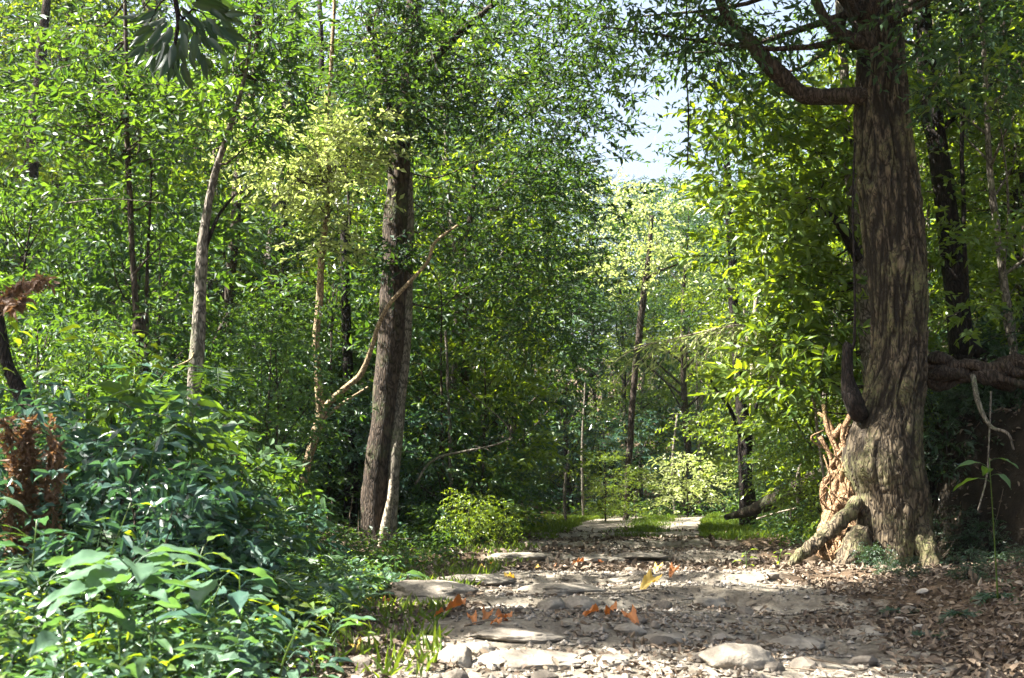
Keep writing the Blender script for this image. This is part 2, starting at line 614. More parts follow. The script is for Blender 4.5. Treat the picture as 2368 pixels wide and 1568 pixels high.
build_ground()

# ---------------------------------------------------------------- crowns and kinds of tree
UP = np.array([0, 0, 1.0])


def unit(a):
    return a / (np.linalg.norm(a, axis=-1, keepdims=True) + 1e-9)


def spray(r, mb, S, D, tl, m, L, W, droop, kind, clump_t, spread=55, twigs=None):
    """leaves set alternately along many twigs. S starts, D directions, tl twig length"""
    n = len(S)
    tl = np.broadcast_to(tl, (n,))
    s = (np.arange(m) + 0.6) / m
    ang = np.where(np.arange(m) % 2 == 0, 1, -1) * R(spread) * (1 - 0.75 * s ** 3)
    D = unit(D)
    side = unit(np.cross(D, UP) + 1e-4)
    nrm = unit(np.cross(side, D) + r.normal(0, .55, (n, 3)))
    side = unit(np.cross(D, nrm))
    P = S[:, None, :] + D[:, None, :] * (tl[:, None] * s)[:, :, None] - UP * (droop * tl[:, None] * s ** 2)[:, :, None]
    dd = D[:, None, :] * np.cos(ang)[None, :, None] + side[:, None, :] * np.sin(ang)[None, :, None] - UP * (droop * (0.35 + s))[None, :, None]
    dd = dd + r.normal(0, .42, dd.shape)
    nn = np.repeat(nrm[:, None, :], m, 1) + r.normal(0, .60, dd.shape)
    k = n * m
    Ls = L * r.uniform(.65, 1.25, k)
    tint = np.clip(np.repeat(clump_t, m) + r.normal(0, .16, k), 0, 1)
    leaves(mb, P.reshape(-1, 3), dd.reshape(-1, 3), nn.reshape(-1, 3), Ls, Ls * (W / L) * r.uniform(.85, 1.15, k), tint, kind, r.uniform(.0, .3, k))
    if twigs is not None:
        for i in range(0, n, twigs[1]):
            e = S[i] + D[i] * tl[i] * 1.0 - UP * droop * tl[i]
            mid_ = S[i] + D[i] * tl[i] * .5 - UP * droop * tl[i] * .25
            tube(twigs[0], [S[i], mid_, e], [.006, .005, .003], 3, cap=False)


def make_tree(name, seed, H, z0, RR, nclump, tw, m, L, W, r0, lm, bm, droop=.30, flat=.5, crad=.75, kind='far', lean=.3, tl=.55, gap=.35, top=.25):
    r = np.random.default_rng(seed)
    # trunk
    n = 16
    s = np.linspace(0, 1, n)
    px = lean * (fbm(np.stack([s * 2, s * 0, s * 0 + seed], -1), seed, 2)) * H * .12
    py = lean * (fbm(np.stack([s * 2, s * 0 + 9, s * 0 + seed], -1), seed + 3, 2)) * H * .12
    px -= px[0]
    py -= py[0]
    T = np.stack([px, py, s * H * .95 - 0.25], -1)
    tm = MB()
    rad = r0 * (1 - s) ** .8 + .008
    rad[0] *= 1.25
    tube(tm, T, rad, 9, .25, seed)
    cm = MB()
    zs = np.sort(z0 + (H - z0) * r.random(nclump) ** .9)
    az = np.arange(nclump) * 2.39996 + r.normal(0, .5, nclump)
    q = (zs - z0) / (H - z0)
    env = RR * np.clip(np.sin(np.pi * (0.16 + 0.76 * q)), .2, 1) ** .7
    rr = env * np.sqrt(r.uniform(.08, 1.0, nclump))
    C = np.stack([np.interp(zs, T[:, 2], T[:, 0]) + rr * np.cos(az), np.interp(zs, T[:, 2], T[:, 1]) + rr * np.sin(az), zs], -1)
    for c, rho in zip(C, rr):
        if r.random() > .5:
            continue
        zb = max(c[2] - (.7 + .6 * r.random()) * rho - .3, z0 * .6 + .1)
        b = np.array([np.interp(zb, T[:, 2], T[:, 0]), np.interp(zb, T[:, 2], T[:, 1]), zb])
        mid_ = (b + c) / 2 + np.array([0, 0, -.02 * rho]) + r.normal(0, .10 * rho + .01, 3)
        rb = np.interp(zb, T[:, 2], rad) * .42 + .004
        P = spline([b, mid_, c], 6)
        tube(tm, P, np.linspace(rb, .006, 6), 4, cap=False)
    cs = r.uniform(.6, 1.3, nclump) * crad
    ci = np.repeat(np.arange(nclump), tw)
    k = len(ci)
    off = r.normal(0, 1, (k, 3)) * np.array([.5, .5, .5 * flat]) * cs[ci][:, None]
    S = C[ci] + off
    out = unit(C - np.stack([T[0, 0] * np.ones(nclump), T[0, 1] * np.ones(nclump), C[:, 2]], -1))[ci]
    D = out * .7 + unit(off) * .9 + r.normal(0, .45, (k, 3)) * np.array([1, 1, .5])
    D[:, 2] = D[:, 2] * .5 + .05
    ct = np.clip(r.normal(.45, .22, nclump), 0, 1)[ci]
    spray(r, cm, S, D, r.uniform(.6, 1.3, k) * tl, m, L, W, droop, kind, ct, twigs=(tm, 3))
    return (name, tm.mesh(name + '_trunk', bm, True), cm.mesh(name + '_crown', lm))


KINDS = {}


def add_kind(key, name, variants):
    KINDS[key] = (name, variants)


add_kind('canopy', 'canopy_tree', [
    make_tree('canopy', 100 + i, 17, 5.0, 3.6, 40, 32, 7, .165, .072, .20, M['leaf_canopy'], M['bark_brown'], crad=.95, tl=.5) for i in range(3)])
add_kind('leafy', 'forest_tree', [
    make_tree('leafy', 200 + i, 11, 1.0, 2.3, 34, (40, 28, 18)[i], 7, (.12, .155, .21)[i], (.056, .068, .082)[i], .10, M['leaf_under'], M['bark_brown'], crad=.72, tl=.40) for i in range(3)])
add_kind('lime', 'forest_tree', [
    make_tree('lime', 300 + i, 9, 1.3, 2.1, 27, 27, 7, .155, .070, .07, M['leaf_lime'], M['bark_grey'], crad=.68, tl=.40) for i in range(2)])
add_kind('sapling', 'sapling', [
    make_tree('sapling', 400 + i, 4.6, .5, 1.25, 24, (22, 16, 10)[i], 7, (.10, .13, .18)[i], (.046, .058, .07)[i], .030, M['leaf_under'], M['bark_brown'], crad=.55, tl=.45) for i in range(3)])
add_kind('shrub', 'shrub', [
    make_tree('shrub', 500 + i, 1.7, .15, .85, 22, (12, 8, 6)[i], 6, (.11, .15, .20)[i], (.05, .066, .08)[i], .016, M['leaf_under'], M['bark_brown'], crad=.42, tl=.32, kind='mid') for i in range(3)])
add_kind('blueshrub', 'shrub', [
    make_tree('blueshrub', 600 + i, 2.3, .1, 1.1, 30, 9, 8, .12, .038, .018, M['leaf_blue'], M['bark_dark'], crad=.5, tl=.4) for i in range(2)])
add_kind('darkshrub', 'shrub', [
    make_tree('darkshrub', 700 + i, 1.0, .05, .65, 24, 8, 8, .09, .030, .010, M['leaf_dark'], M['bark_dark'], crad=.34, tl=.26, kind='mid') for i in range(2)])


def plant_tree(key, x, y, label, group=None, s=1.0, rz=None, z=None, var=None, lean=0.0, name=None, hs=1.0, trunk_mat=None, crown_mat=None):
    nm, vs = KINDS[key]
    v = vs[random.randrange(len(vs)) if var is None else var]
    e = thing(name or nm, label, 'shrub' if 'shrub' in key else ('sapling' if key == 'sapling' else 'tree'),
              (x, y, (g1(x, y) - .03) if z is None else z), random.uniform(0, 6.28) if rz is None else rz, group)
    e.scale = (s, s, s * hs)
    if key in ('leafy', 'canopy') and crown_mat is None:
        q_ = random.random()
        crown_mat = M['leaf_dark'] if q_ < .42 else (M['leaf_canopy'] if q_ < .68 else (M['leaf_lime'] if q_ > .9 else None))
    e.rotation_euler[0] = random.uniform(-.03, .03) + lean
    a, b = obj('stem' if 'shrub' in key else 'trunk', v[1], e), obj('crown', v[2], e)
    for o_, m_ in ((a, trunk_mat), (b, crown_mat)):
        if m_:
            o_.material_slots[0].link = 'OBJECT'
            o_.material_slots[0].material = m_
    return e


def near_top(u):
    return float(np.interp(u, [0, 270, 350, 520, 640, 700, 800, 1000], [660, 740, 930, 1050, 1150, 1230, 1290, 1340]))


# spots the sun reaches in the photograph; no crown is planted in their way
LIT = [(4.25, 14.9, .4), (4.3, 14.9, 1.1), (3.9, 14.4, 0), (4.25, 14.8, 0), (-2.3, 18, 1.0), (-2.1, 18, 2.4), (-3.0, 16.5, 5.2), (-3.6, 16.5, 5.0), (-3.4, 16, 5.8), (-2.4, 17, 5.0), (-2.5, 16.3, 4.6), (-3.2, 16, 6.2), (-3.3, 12, 1.9), (-3.3, 12, 1.0), (.6, 12.0, 0), (2.0, 12.8, 0), (3.0, 11.8, 0), (.2, 9.9, 0), (1.6, 9.8, 0), (.8, 6.9, 0),
       (-2, 5.3, .6), (-1.3, 5.7, .4), (-.7, 17.4, .5), (-.9, 17.3, .9), (3.8, 17.5, 3.2), (3.5, 16.5, 4.5), (4.3, 16.5, 2.5), (3.2, 17, 6.5), (4.0, 16.3, 6.0), (4.2, 18, 5.5), (4.6, 18, 4.5), (4, 34, .8), (5, 40, 0), (-3.4, 8.6, 2.3), (-2.5, 10, 1), (2.8, 22, 0)]


def shades(x, y, z, rad, skip_path=False):
    for a in LIT:
        if skip_path and a[2] == 0 and a[0] < 3.5 and a[1] < 20:
            continue
        d = Vector((x, y, z)) - Vector(a)
        k = d.dot(SUNV)
        if k > 0 and (d - SUNV * k).length < rad:
            return True
    return False


def blocked(x, y, top):
    """keep the sky gap open and the views to the big trunks clear"""
    if abs(y) < .1:
        return False
    u, v = to_uv(x, y, top)
    gx = sstep(1330, 1450, np.array(u)) * sstep(1730, 1620, np.array(u))
    return (y > 16 and gx > .3 and v < 400)


def scatter(key, n, xr, yr, label, group, s=(.8, 1.2), minsep=1.0, avoid=None, left=None, seed=1, hs=(1, 1), pathgap=.8, vtop=None, **kw):
    r = random.Random(seed)
    H = {'canopy': 17, 'leafy': 11, 'lime': 9, 'sapling': 4.6, 'shrub': 1.7, 'blueshrub': 2.3, 'darkshrub': 1.0}[key]
    W = {'canopy': 3.6, 'leafy': 2.3, 'lime': 2.1, 'sapling': 1.2, 'shrub': .8, 'blueshrub': 1, 'darkshrub': .6}[key]
    pts, tries = [], 0
    while len(pts) < n and tries < n * 60:
        tries += 1
        y = r.uniform(*yr)
        a, b = xr(y) if callable(xr) else xr
        x = r.uniform(a, b)
        if any((x - p) ** 2 + (y - q) ** 2 < minsep ** 2 for p, q in pts):
            continue
        d = abs(x - float(pc(min(y, 60))))
        if y < 44 and d < float(half(y)) + pathgap:
            continue
        if avoid and avoid(x, y):
            continue
        sc = r.uniform(*s)
        h = r.uniform(*hs)
        g = g1(x, y)
        if H > 2 and any(shades(x, y, g + H * sc * h * q, W * sc * .8) for q in (.35, .55, .75, .92)):
            continue
        if any(blocked(x + q * W * sc, y, g + H * sc * h) for q in (-.8, -.3, .3, .8)):
            u, v = to_uv(x, y, g)
            hmax = (1130 - 420) / FPX * y + CAMZ - g
            if hmax < H * sc * h * .35:
                continue
            k = hmax / (H * sc * h)
            sc, h = sc * max(k, .6), h * min(k / max(k, .6), 1)
        if vtop:
            u, _ = to_uv(x, y, g + .5)
            room = (1130 - vtop(u)) / FPX * y + CAMZ - g
            if room < .22 * H * sc:
                continue
            sc = min(sc, room / (H * h))
        pts.append((x, y))
        plant_tree(key, x, y, label, group, sc, rz=r.uniform(0, 6.28), hs=h, **kw)
    return pts

# ---------------------------------------------------------------- the big tree on the right
YB = 14.6


def big_tree():
    base = at(2050, 1318, YB)
    t = thing('big_tree', 'massive furrowed brown trunk with swollen base beside the track on the right', 'tree', (base.x, YB, g1(base.x, YB)))
    inv = Matrix.Translation(-Vector(t.location))
    # outline rows: v, left u, right u
    rows = [(1345, 1962, 2150), (1310, 1966, 2146), (1250, 1972, 2156), (1150, 1975, 2152), (1080, 1950, 2142), (1010, 1962, 2138), (940, 1992, 2140),
            (870, 2008, 2150), (800, 2020, 2150), (700, 2014, 2149), (600, 2006, 2147), (500, 1995, 2140), (400, 1985, 2126), (300, 1980, 2112),
            (230, 1979, 2104), (150, 1982, 2098), (60, 1990, 2088), (-80, 2000, 2080), (-260, 2010, 2076), (-500, 2015, 2070)]
    S = spline([(a, b, c) for a, b, c in rows], 330)
    n, sd = len(S), 150
    th = np.linspace(np.pi / 2, 2.5 * np.pi, sd, endpoint=False)
    cen, rx = [], []
    for v, a, b in S:
        p, q = at(a, v, YB), at(b, v, YB)
        cen.append(((p.x + q.x) / 2, YB + .05, (p.z + q.z) / 2))
        rx.append((q.x - p.x) / 2)
    cen, rx = np.array(cen), np.array(rx)
    z = cen[:, 2:3]
    TH = th[None, :]
    C, Sn = np.cos(TH), np.sin(TH)
    r = np.repeat(rx[:, None], sd, 1)
    # fluting and two leading stems higher up
    q = np.stack([C * 1.0 + 0 * z, Sn + 0 * z, 0.16 * z + 0 * C], -1)
    r = r * (1 + .10 * fbm(q * 1.6, 31, 2))
    up = sstep(3.4, 5.6, z)
    r = r * (1 - .16 * up * np.exp(-((TH - 4.75) / .22) ** 2))
    # folds between the root flares (front of the trunk is theta = 3 pi / 2)
    low = sstep(1.15, .0, z)
    for a, w, dp in ((5.05, .20, .42), (3.75, .25, .22), (2.1, .4, .25), (6.88, .35, .25)):
        sh = a + .35 * (1 - z) * (1 if a > 4.5 else -.3)
        r = r * (1 - dp * low * np.exp(-((TH - sh) / w) ** 2))
    for a, w, dp in ((5.6, .25, .16), (4.5, .3, .10), (3.2, .3, .1)):
        r = r * (1 + dp * sstep(.75, -.1, z) * np.exp(-((TH - a) / w) ** 2))
    # bark plates
    X = cen[:, 0:1] + r * C
    Y = cen[:, 1:2] + r * Sn
    arc = TH * .42 + 0 * z
    z_ = z
    z = z + 0 * TH
    w1 = fbm(np.stack([arc * 9, 0 * arc + z * 1.1, 0 * arc + 0 * z + 3], -1), 41, 2)
    rid = 1 - np.abs(vnoise(np.stack([arc * 17 + w1 * 2.2, z * 2.2 + w1 + 0 * arc, 0 * arc + 0 * z + 1.5], -1), 43)) * 2
    rid2 = 1 - np.abs(vnoise(np.stack([arc * 34 + w1 * 3, z * 6.5 + 0 * arc, 0 * arc + 0 * z + 7.5], -1), 44)) * 2
    fine = fbm(np.stack([arc * 60, z * 22 + 0 * arc, 0 * arc + 0 * z], -1), 45, 2)
    z = z_
    kb = sstep(.6, 2.2, z) * .75 + .3
    bark = (-.045 * np.clip(rid, 0, 1) ** 2 * kb - .020 * np.clip(rid2, 0, 1) ** 2 + .010 * fine)
    r = r + bark
    relief = 1 - np.clip(-bark / .055, 0, 1)
    X = cen[:, 0:1] + r * C
    Y = cen[:, 1:2] + r * Sn * 1.0
    Z = np.repeat(z, sd, 1)
    V = np.stack([X, Y, Z], -1).reshape(-1, 3) - np.array(t.location)
    idx = np.arange(n * sd).reshape(n, sd)
    a0, a1 = idx[:-1], idx[1:]
    F = np.stack([a0, np.roll(a0, -1, 1), np.roll(a1, -1, 1), a1], -1).reshape(-1, 4)
    obj('trunk', MB().add(V, F, relief.ravel()).mesh('big_trunk', M['bark_big'], True), t)
    off = np.array(t.location)

    def limb(name, rows, n=30, sides=14, mat='bark_brown', rough=.22, label=None):
        P, rad = pix_curve(rows, n)
        o = obj(name, tube(MB(), P - off, rad, sides, rough, len(rows), nf=14, tint=.8).mesh('big_' + name, M[mat], True), t)
        if label:
            o['label'] = label
        return o

    limb('branch', [(2030, 226, 46, 14.6), (1975, 222, 42, 14.5), (1900, 224, 40, 14.45), (1850, 216, 42, 14.4), (1812, 182, 44, 14.4), (1770, 140, 40, 14.35), (1730, 92, 34, 14.3),
                    (1690, 60, 28, 14.3), (1668, 10, 24, 14.2), (1640, -60, 20, 14.1)], 46, 16, label='thick crooked branch reaching left over the track')
    limb('branch', [(1700, 68, 26, 14.3), (1668, 48, 20, 14.2), (1640, 42, 14, 14.1), (1618, 36, 6, 14.1)], 14, 8)
    limb('branch', [(2020, 120, 36, 14.5), (1975, 92, 32, 14.4), (1925, 62, 26, 14.3), (1895, 20, 22, 14.3), (1868, -50, 18, 14.2)], 24, 12)
    limb('branch', [(2015, 110, 40, 14.5), (1985, 50, 36, 14.45), (1965, -10, 32, 14.4), (1940, -140, 26, 14.2)], 20, 12)
    limb('stub', [(1990, 965, 40, 14.5), (1972, 925, 46, 14.4), (1962, 890, 34, 14.4), (1959, 840, 26, 14.38), (1960, 805, 24, 14.38), (1957, 792, 12, 14.38)], 22, 12, 'bark_dark', .3, 'black broken stub rising from the swollen base')
    limb('branch', [(1968, 812, 10, 14.38), (1976, 780, 7, 14.38), (1976, 640, 6, 14.4), (1972, 480, 6, 14.4), (1977, 330, 5, 14.4)], 20, 6, 'bark_dark', .1)
    limb('root', [(1985, 1160, 40, 14.5), (1945, 1205, 34, 14.4), (1905, 1240, 30, 14.3), (1868, 1272, 30, 14.2), (1835, 1300, 24, 14.1), (1810, 1330, 18, 14.0)], 60, 22, 'bark_big', .6)
    limb('root', [(1990, 1230, 60, 14.35), (1975, 1280, 60, 14.2), (1955, 1312, 60, 14.1), (1925, 1350, 60, 14.0)], 40, 18, 'bark_big', .6)
    limb('root', [(2120, 1230, 60, 14.4), (2140, 1275, 46, 14.2), (2165, 1330, 50, 14.1), (2180, 1370, 46, 14.0)], 40, 18, 'bark_big', .6)
    limb('root', [(1980, 1075, 30, 14.7), (1972, 1120, 36, 14.75), (1975, 1180, 40, 14.75), (1965, 1250, 44, 14.7), (1945, 1290, 30, 14.6)], 26, 12, 'root_pale', .3)
    # lattice of pale roots on the lit side
    lat = [[(1965, 960, 14, 14.85), (1948, 1010, 12, 14.8), (1962, 1050, 14, 14.8), (1948, 1090, 22, 14.8), (1965, 1130, 24, 14.8), (1958, 1180, 22, 14.8)],
           [(1905, 935, 8, 15.0), (1912, 990, 10, 14.95), (1935, 1040, 14, 14.9), (1948, 1085, 18, 14.85), (1930, 1130, 22, 14.9), (1918, 1190, 26, 14.9), (1898, 1245, 26, 14.8)],
           [(1895, 1010, 8, 15.0), (1918, 1050, 10, 14.95), (1925, 1090, 12, 14.95), (1905, 1120, 12, 14.95), (1904, 1160, 14, 14.95), (1920, 1200, 20, 14.9), (1900, 1250, 22, 14.8), (1860, 1275, 14, 14.7)],
           [(1950, 985, 16, 14.9), (1928, 1005, 20, 14.95), (1912, 970, 12, 15.0), (1892, 955, 5, 15.1)],
           [(1975, 1150, 26, 14.7), (1945, 1165, 28, 14.8), (1922, 1190, 24, 14.85), (1905, 1225, 22, 14.8)],
           [(1935, 1085, 30, 14.9), (1950, 1125, 36, 14.9), (1938, 1165, 38, 14.95), (1925, 1205, 34, 14.95), (1905, 1245, 30, 14.9)],
           [(1968, 1020, 10, 14.8), (1940, 1050, 9, 14.85), (1920, 1080, 8, 14.9)],
           [(1935, 1225, 24, 14.6), (1958, 1245, 30, 14.6), (1962, 1280, 26, 14.5)]]
    lat += [[(1962, 985, 22, 14.95), (1950, 1060, 40, 14.95), (1952, 1130, 60, 14.95), (1942, 1200, 70, 14.95), (1930, 1290, 84, 14.9)], [(1975, 1120, 40, 14.8), (1962, 1190, 50, 14.85), (1950, 1300, 60, 14.8)]]
    for k, l in enumerate(lat):
        limb('root', l, 44, 18, 'root_pale', .7)
    r2 = np.random.default_rng(12)
    hair = MB()
    for k in range(26):
        u, v = r2.uniform(1895, 1985), r2.uniform(980, 1260)
        if u < 1900 + (v - 980) * -.02:
            continue
        P, rad = pix_curve([(u, v, r2.uniform(2, 6), r2.uniform(14.55, 14.95)), (u + r2.normal(0, 16), v + r2.uniform(15, 50), 4, r2.uniform(14.55, 14.9)), (u + r2.normal(0, 26), v + r2.uniform(50, 110), 2, r2.uniform(14.5, 14.9))], 9)
        tube(hair, P - off, rad, 5, .4, k, cap=False)
    o = obj('rootlets', hair.mesh('big_rootlets', M['root_pale'], True), t)
    o['kind'] = 'stuff'
    # crown above the frame: clumps on hidden limbs, some of it hanging into view
    r_ = np.random.default_rng(77)
    cm, tm = MB(), MB()
    cl = []
    for k in range(150):
        a, rad, zz = r_.uniform(0, 6.28), 4.6 * math.sqrt(r_.random()), r_.uniform(7.3, 12)
        cl.append((base.x + rad * math.cos(a), YB + rad * math.sin(a), zz))
    for (u, v, Y) in [(1600, 50, 14.2), (1690, -20, 14), (1760, 20, 14.3), (1780, 90, 14.5), (1500, -30, 13.8), (1840, 60, 14.8), (1580, -30, 14), (1640, 10, 14), (1740, 60, 14), (1900, 20, 14.8), (1860, 120, 15), (2180, 60, 13.8), (2230, 20, 13.5), (2300, 70, 13.6), (2350, 20, 13.4), (2250, 130, 14.0), (2340, 160, 13.8), (2150, 0, 13.6), (2200, 200, 14), (1440, 20, 15), (1670, 120, 14.5), (1550, 190, 15), (1690, 200, 14.5), (1660, 90, 14), (1390, 60, 15), (1690, 270, 15)]:
        cl.append(tuple(at(u, v, Y)))
    cl = np.array(cl) - off
    k = 13
    ci = np.repeat(np.arange(len(cl)), k)
    o3 = r_.normal(0, 1, (len(ci), 3)) * np.array([.40, .40, .22])
    D = unit(o3) + r_.normal(0, .4, o3.shape)
    D[:, 2] = D[:, 2] * .4 - .25
    spray(r_, cm, cl[ci] + o3, D, r_.uniform(.3, .6, len(ci)), 8, .14, .055, .3, 'far', np.clip(r_.normal(.4, .2, len(cl)), 0, 1)[ci], twigs=(tm, 2))
    for c in cl[::3]:
        b = np.array([r_.uniform(-.15, .1), r_.uniform(-.1, .2), r_.uniform(6.8, 8.5)])
        if c[2] > 7.2:
            tube(tm, spline([b, (b + c) / 2 + r_.normal(0, .3, 3), c], 7), np.linspace(.06, .01, 7), 5, cap=False)
    obj('branchlets', tm.mesh('big_branchlets', M['bark_brown'], True), t)['kind'] = 'stuff'
    obj('crown', cm.mesh('big_crown', M['leaf_canopy']), t)
    return t


big_tree()

# ---------------------------------------------------------------- trees one can tell apart by their stems
def stem_tree(name, label, stems, mats, crown=None, cat='tree', sides=12, rough=.16, n=34, nf=7, limb_names=None, lm='leaf_under', L=.125, W=.056, tw=14, m=7, crad=.4, droop=.12, kind='far', seed=3, group=None):
    """stems: lists of (u, v, width, depth); crown: list of (u, v, depth, radius)"""
    P0, _ = pix_curve(stems[0], 3)
    b = P0[0]
    zz = g1(b[0], b[1])
    t = thing(name, label, cat, (b[0], b[1], zz), 0, group)
    off = np.array((b[0], b[1], zz))
    for k, rows in enumerate(stems):
        P, rad = pix_curve(rows, n, .02, k + seed)
        if k == 0:
            P = np.vstack([[P[0][0], P[0][1], min(P[0][2] - .1, zz - .2)], P])
            rad = np.concatenate([[rad[0] * 1.15], rad])
        mt = mats[min(k, len(mats) - 1)]
        nm = (limb_names[k] if limb_names else ('trunk' if k == 0 else 'branch'))
        obj(nm, tube(MB(), P - off, rad, sides, rough, k + seed, nf=nf).mesh(name + '_' + nm, M[mt], True), t)
    if crown:
        r_ = np.random.default_rng(seed)
        cm, tm = MB(), MB()
        cl = np.array([tuple(at(u, v, Y)) + (rr,) for (u, v, Y, rr) in crown])
        ci = np.repeat(np.arange(len(cl)), tw)
        o3 = r_.normal(0, 1, (len(ci), 3)) * np.array([.55, .55, .32]) * cl[ci, 3:4]
        D = unit(o3) + r_.normal(0, .35, o3.shape)
        D[:, 2] = D[:, 2] * .4
        spray(r_, cm, cl[ci, :3] + o3 - off, D, r_.uniform(.5, 1.1, len(ci)) * crad, m, L, W, droop, kind, np.clip(r_.normal(.5, .2, len(cl)), 0, 1)[ci], twigs=(tm, 1))
        allP = np.concatenate([pix_curve(s_, 14)[0] for s_ in stems])
        for c in cl[:, :3]:
            j = np.argmin(np.linalg.norm((allP - c) * np.array([1, 1, 1.6]) + np.array([0, 0, .3]), axis=1))
            dd_ = np.linalg.norm(allP[j] - c)
            if dd_ < 1.7 and r_.random() < .6:
                tube(tm, spline([allP[j] - off, allP[j] * .65 + c * .35 - off + np.array([0, 0, -.12 * dd_]) + r_.normal(0, .05, 3), allP[j] * .25 + c * .75 - off + r_.normal(0, .08, 3), c - off], 8), np.linspace(.016, .004, 8), 4, cap=False)
        obj('twigs', tm.mesh(name + '_twigs', M['bark_brown'], True), t)['kind'] = 'stuff'
        obj('crown', cm.mesh(name + '_crown', M[lm]), t)
    return t


def cloud(u0, u1, v0, v1, y0, y1, n, rr, seed):
    r_ = random.Random(seed)
    return [(r_.uniform(u0, u1), r_.uniform(v0, v1), r_.uniform(y0, y1), rr * r_.uniform(.7, 1.3)) for _ in range(n)]


# centre trunk with its twin
stem_tree('twin_stem_tree', 'tall dark trunk with a paler slimmer stem fused at its right, left of the track', [
    [(872, 1285, 76, 18), (868, 1200, 66, 18), (872, 1100, 60, 18), (884, 1000, 62, 18), (895, 900, 62, 18), (904, 800, 64, 18), (910, 700, 64, 18), (914, 580, 60, 18), (918, 460, 54, 18), (924, 380, 50, 18), (932, 300, 48, 18), (945, 180, 42, 18), (955, 40, 38, 18), (962, -160, 30, 18), (970, -400, 16, 18)],
    [(905, 1285, 34, 17.9), (903, 1200, 28, 17.9), (912, 1080, 28, 17.9), (922, 960, 28, 17.95), (932, 860, 26, 18), (940, 760, 24, 18), (944, 640, 24, 18.05), (946, 500, 22, 18.1), (948, 400, 16, 18.1)],
    [(880, 1290, 16, 17.75), (884, 1250, 20, 17.72), (893, 1200, 18, 17.72), (902, 1150, 14, 17.75), (906, 1100, 8, 17.85)],
    [(935, 300, 26, 18), (900, 240, 20, 17.6), (880, 150, 16, 17.4), (850, 60, 12, 17.2)],
    [(948, 200, 24, 18), (1010, 130, 20, 17.8), (1080, 60, 16, 17.6), (1180, -20, 12, 17.5)]],
    ['bark_brown', 'bark_grey', 'bark_pale', 'bark_brown'], limb_names=['trunk', 'trunk', 'root', 'branch', 'branch'], n=60, sides=18,
    crown=cloud(830, 1330, -120, 260, 16.5, 19.5, 50, .7, 5) + cloud(1000, 1380, 240, 620, 18.4, 21, 40, .65, 6) + cloud(1120, 1400, 560, 800, 18.5, 21, 20, .6, 7) + cloud(870, 960, 250, 330, 17, 17.6, 7, .35, 8) + cloud(880, 930, 560, 640, 17.3, 17.6, 4, .25, 34) + cloud(840, 1020, -80, 300, 16.7, 17.5, 26, .45, 36) + cloud(1310, 1410, -60, 330, 17, 20, 24, .55, 37),
    lm='leaf_canopy', tw=13, crad=.55, seed=11)

stem_tree('forked_sapling', 'slender tan sapling forking low into a straight and a curving stem', [
    [(688, 1165, 20, 17), (706, 1090, 20, 17), (728, 1010, 22, 17), (741, 962, 26, 17), (736, 900, 19, 17), (731, 800, 17, 17), (738, 700, 17, 17), (744, 600, 15, 17), (756, 500, 14, 17), (762, 420, 12, 17), (752, 300, 12, 17), (764, 180, 10, 17), (772, 60, 9, 17), (770, -60, 6, 17)],
    [(742, 965, 20, 17), (762, 930, 16, 16.9), (800, 895, 14, 16.8), (835, 865, 13, 16.7), (858, 810, 11, 16.6), (872, 760, 10, 16.5), (900, 705, 10, 16.4), (945, 655, 9, 16.4), (988, 605, 8, 16.4), (1005, 560, 7, 16.4), (1060, 520, 5, 16.4)],
    [(752, 965, 8, 17), (790, 935, 7, 17.1), (850, 895, 5, 17.2)]],
    ['bark_tan'], crown=cloud(590, 860, 290, 430, 15.8, 17.2, 46, .5, 9) + cloud(690, 800, 430, 580, 16.2, 17.0, 9, .3, 10),
    lm='leaf_pale', tw=12, crad=.42, L=.11, W=.052, seed=12, cat='sapling', n=60)

stem_tree('grey_stem_tree', 'straight slender grey trunk rising behind the left plants, right of the thin leaning tree', [
    [(452, 1130, 40, 12), (453, 1040, 36, 12), (450, 960, 34, 12), (452, 870, 34, 12), (458, 780, 33, 12), (463, 700, 31, 12), (468, 620, 28, 12), (470, 560, 25, 12), (480, 480, 21, 12), (498, 400, 17, 12), (530, 300, 13, 12), (566, 180, 9, 12), (580, 60, 6, 12)],
    [(474, 570, 10, 12), (500, 500, 8, 12), (540, 450, 5, 12)],
    [(455, 790, 6, 12), (440, 830, 5, 11.9), (400, 850, 4, 11.8)]], ['bark_grey', 'bark_dark', 'bark_tan'], n=40, crown=cloud(480, 640, 20, 330, 11.6, 12.6, 14, .35, 35), seed=13)
stem_tree('thin_dark_tree', 'thin dark leaning tree with a brown burl low on its stem', [
    [(320, 900, 18, 13), (322, 780, 16, 13), (312, 690, 15, 13), (307, 600, 14, 13), (303, 500, 14, 13), (296, 400, 14, 13), (294, 300, 13, 13), (290, 180, 11, 13), (292, 40, 9, 13), (288, -80, 6, 13)],
    [(318, 790, 22, 12.95), (322, 755, 34, 12.9), (324, 728, 22, 12.95)],
    [(305, 640, 7, 13), (340, 600, 5, 12.9), (375, 570, 4, 12.8)]], ['bark_brown'], limb_names=['trunk', 'burl', 'branch'],
    crown=cloud(60, 400, 60, 330, 12, 14, 26, .5, 21) + cloud(120, 380, 330, 480, 12.2, 13.6, 8, .4, 22), lm='leaf_under', tw=12, crad=.42, seed=14)
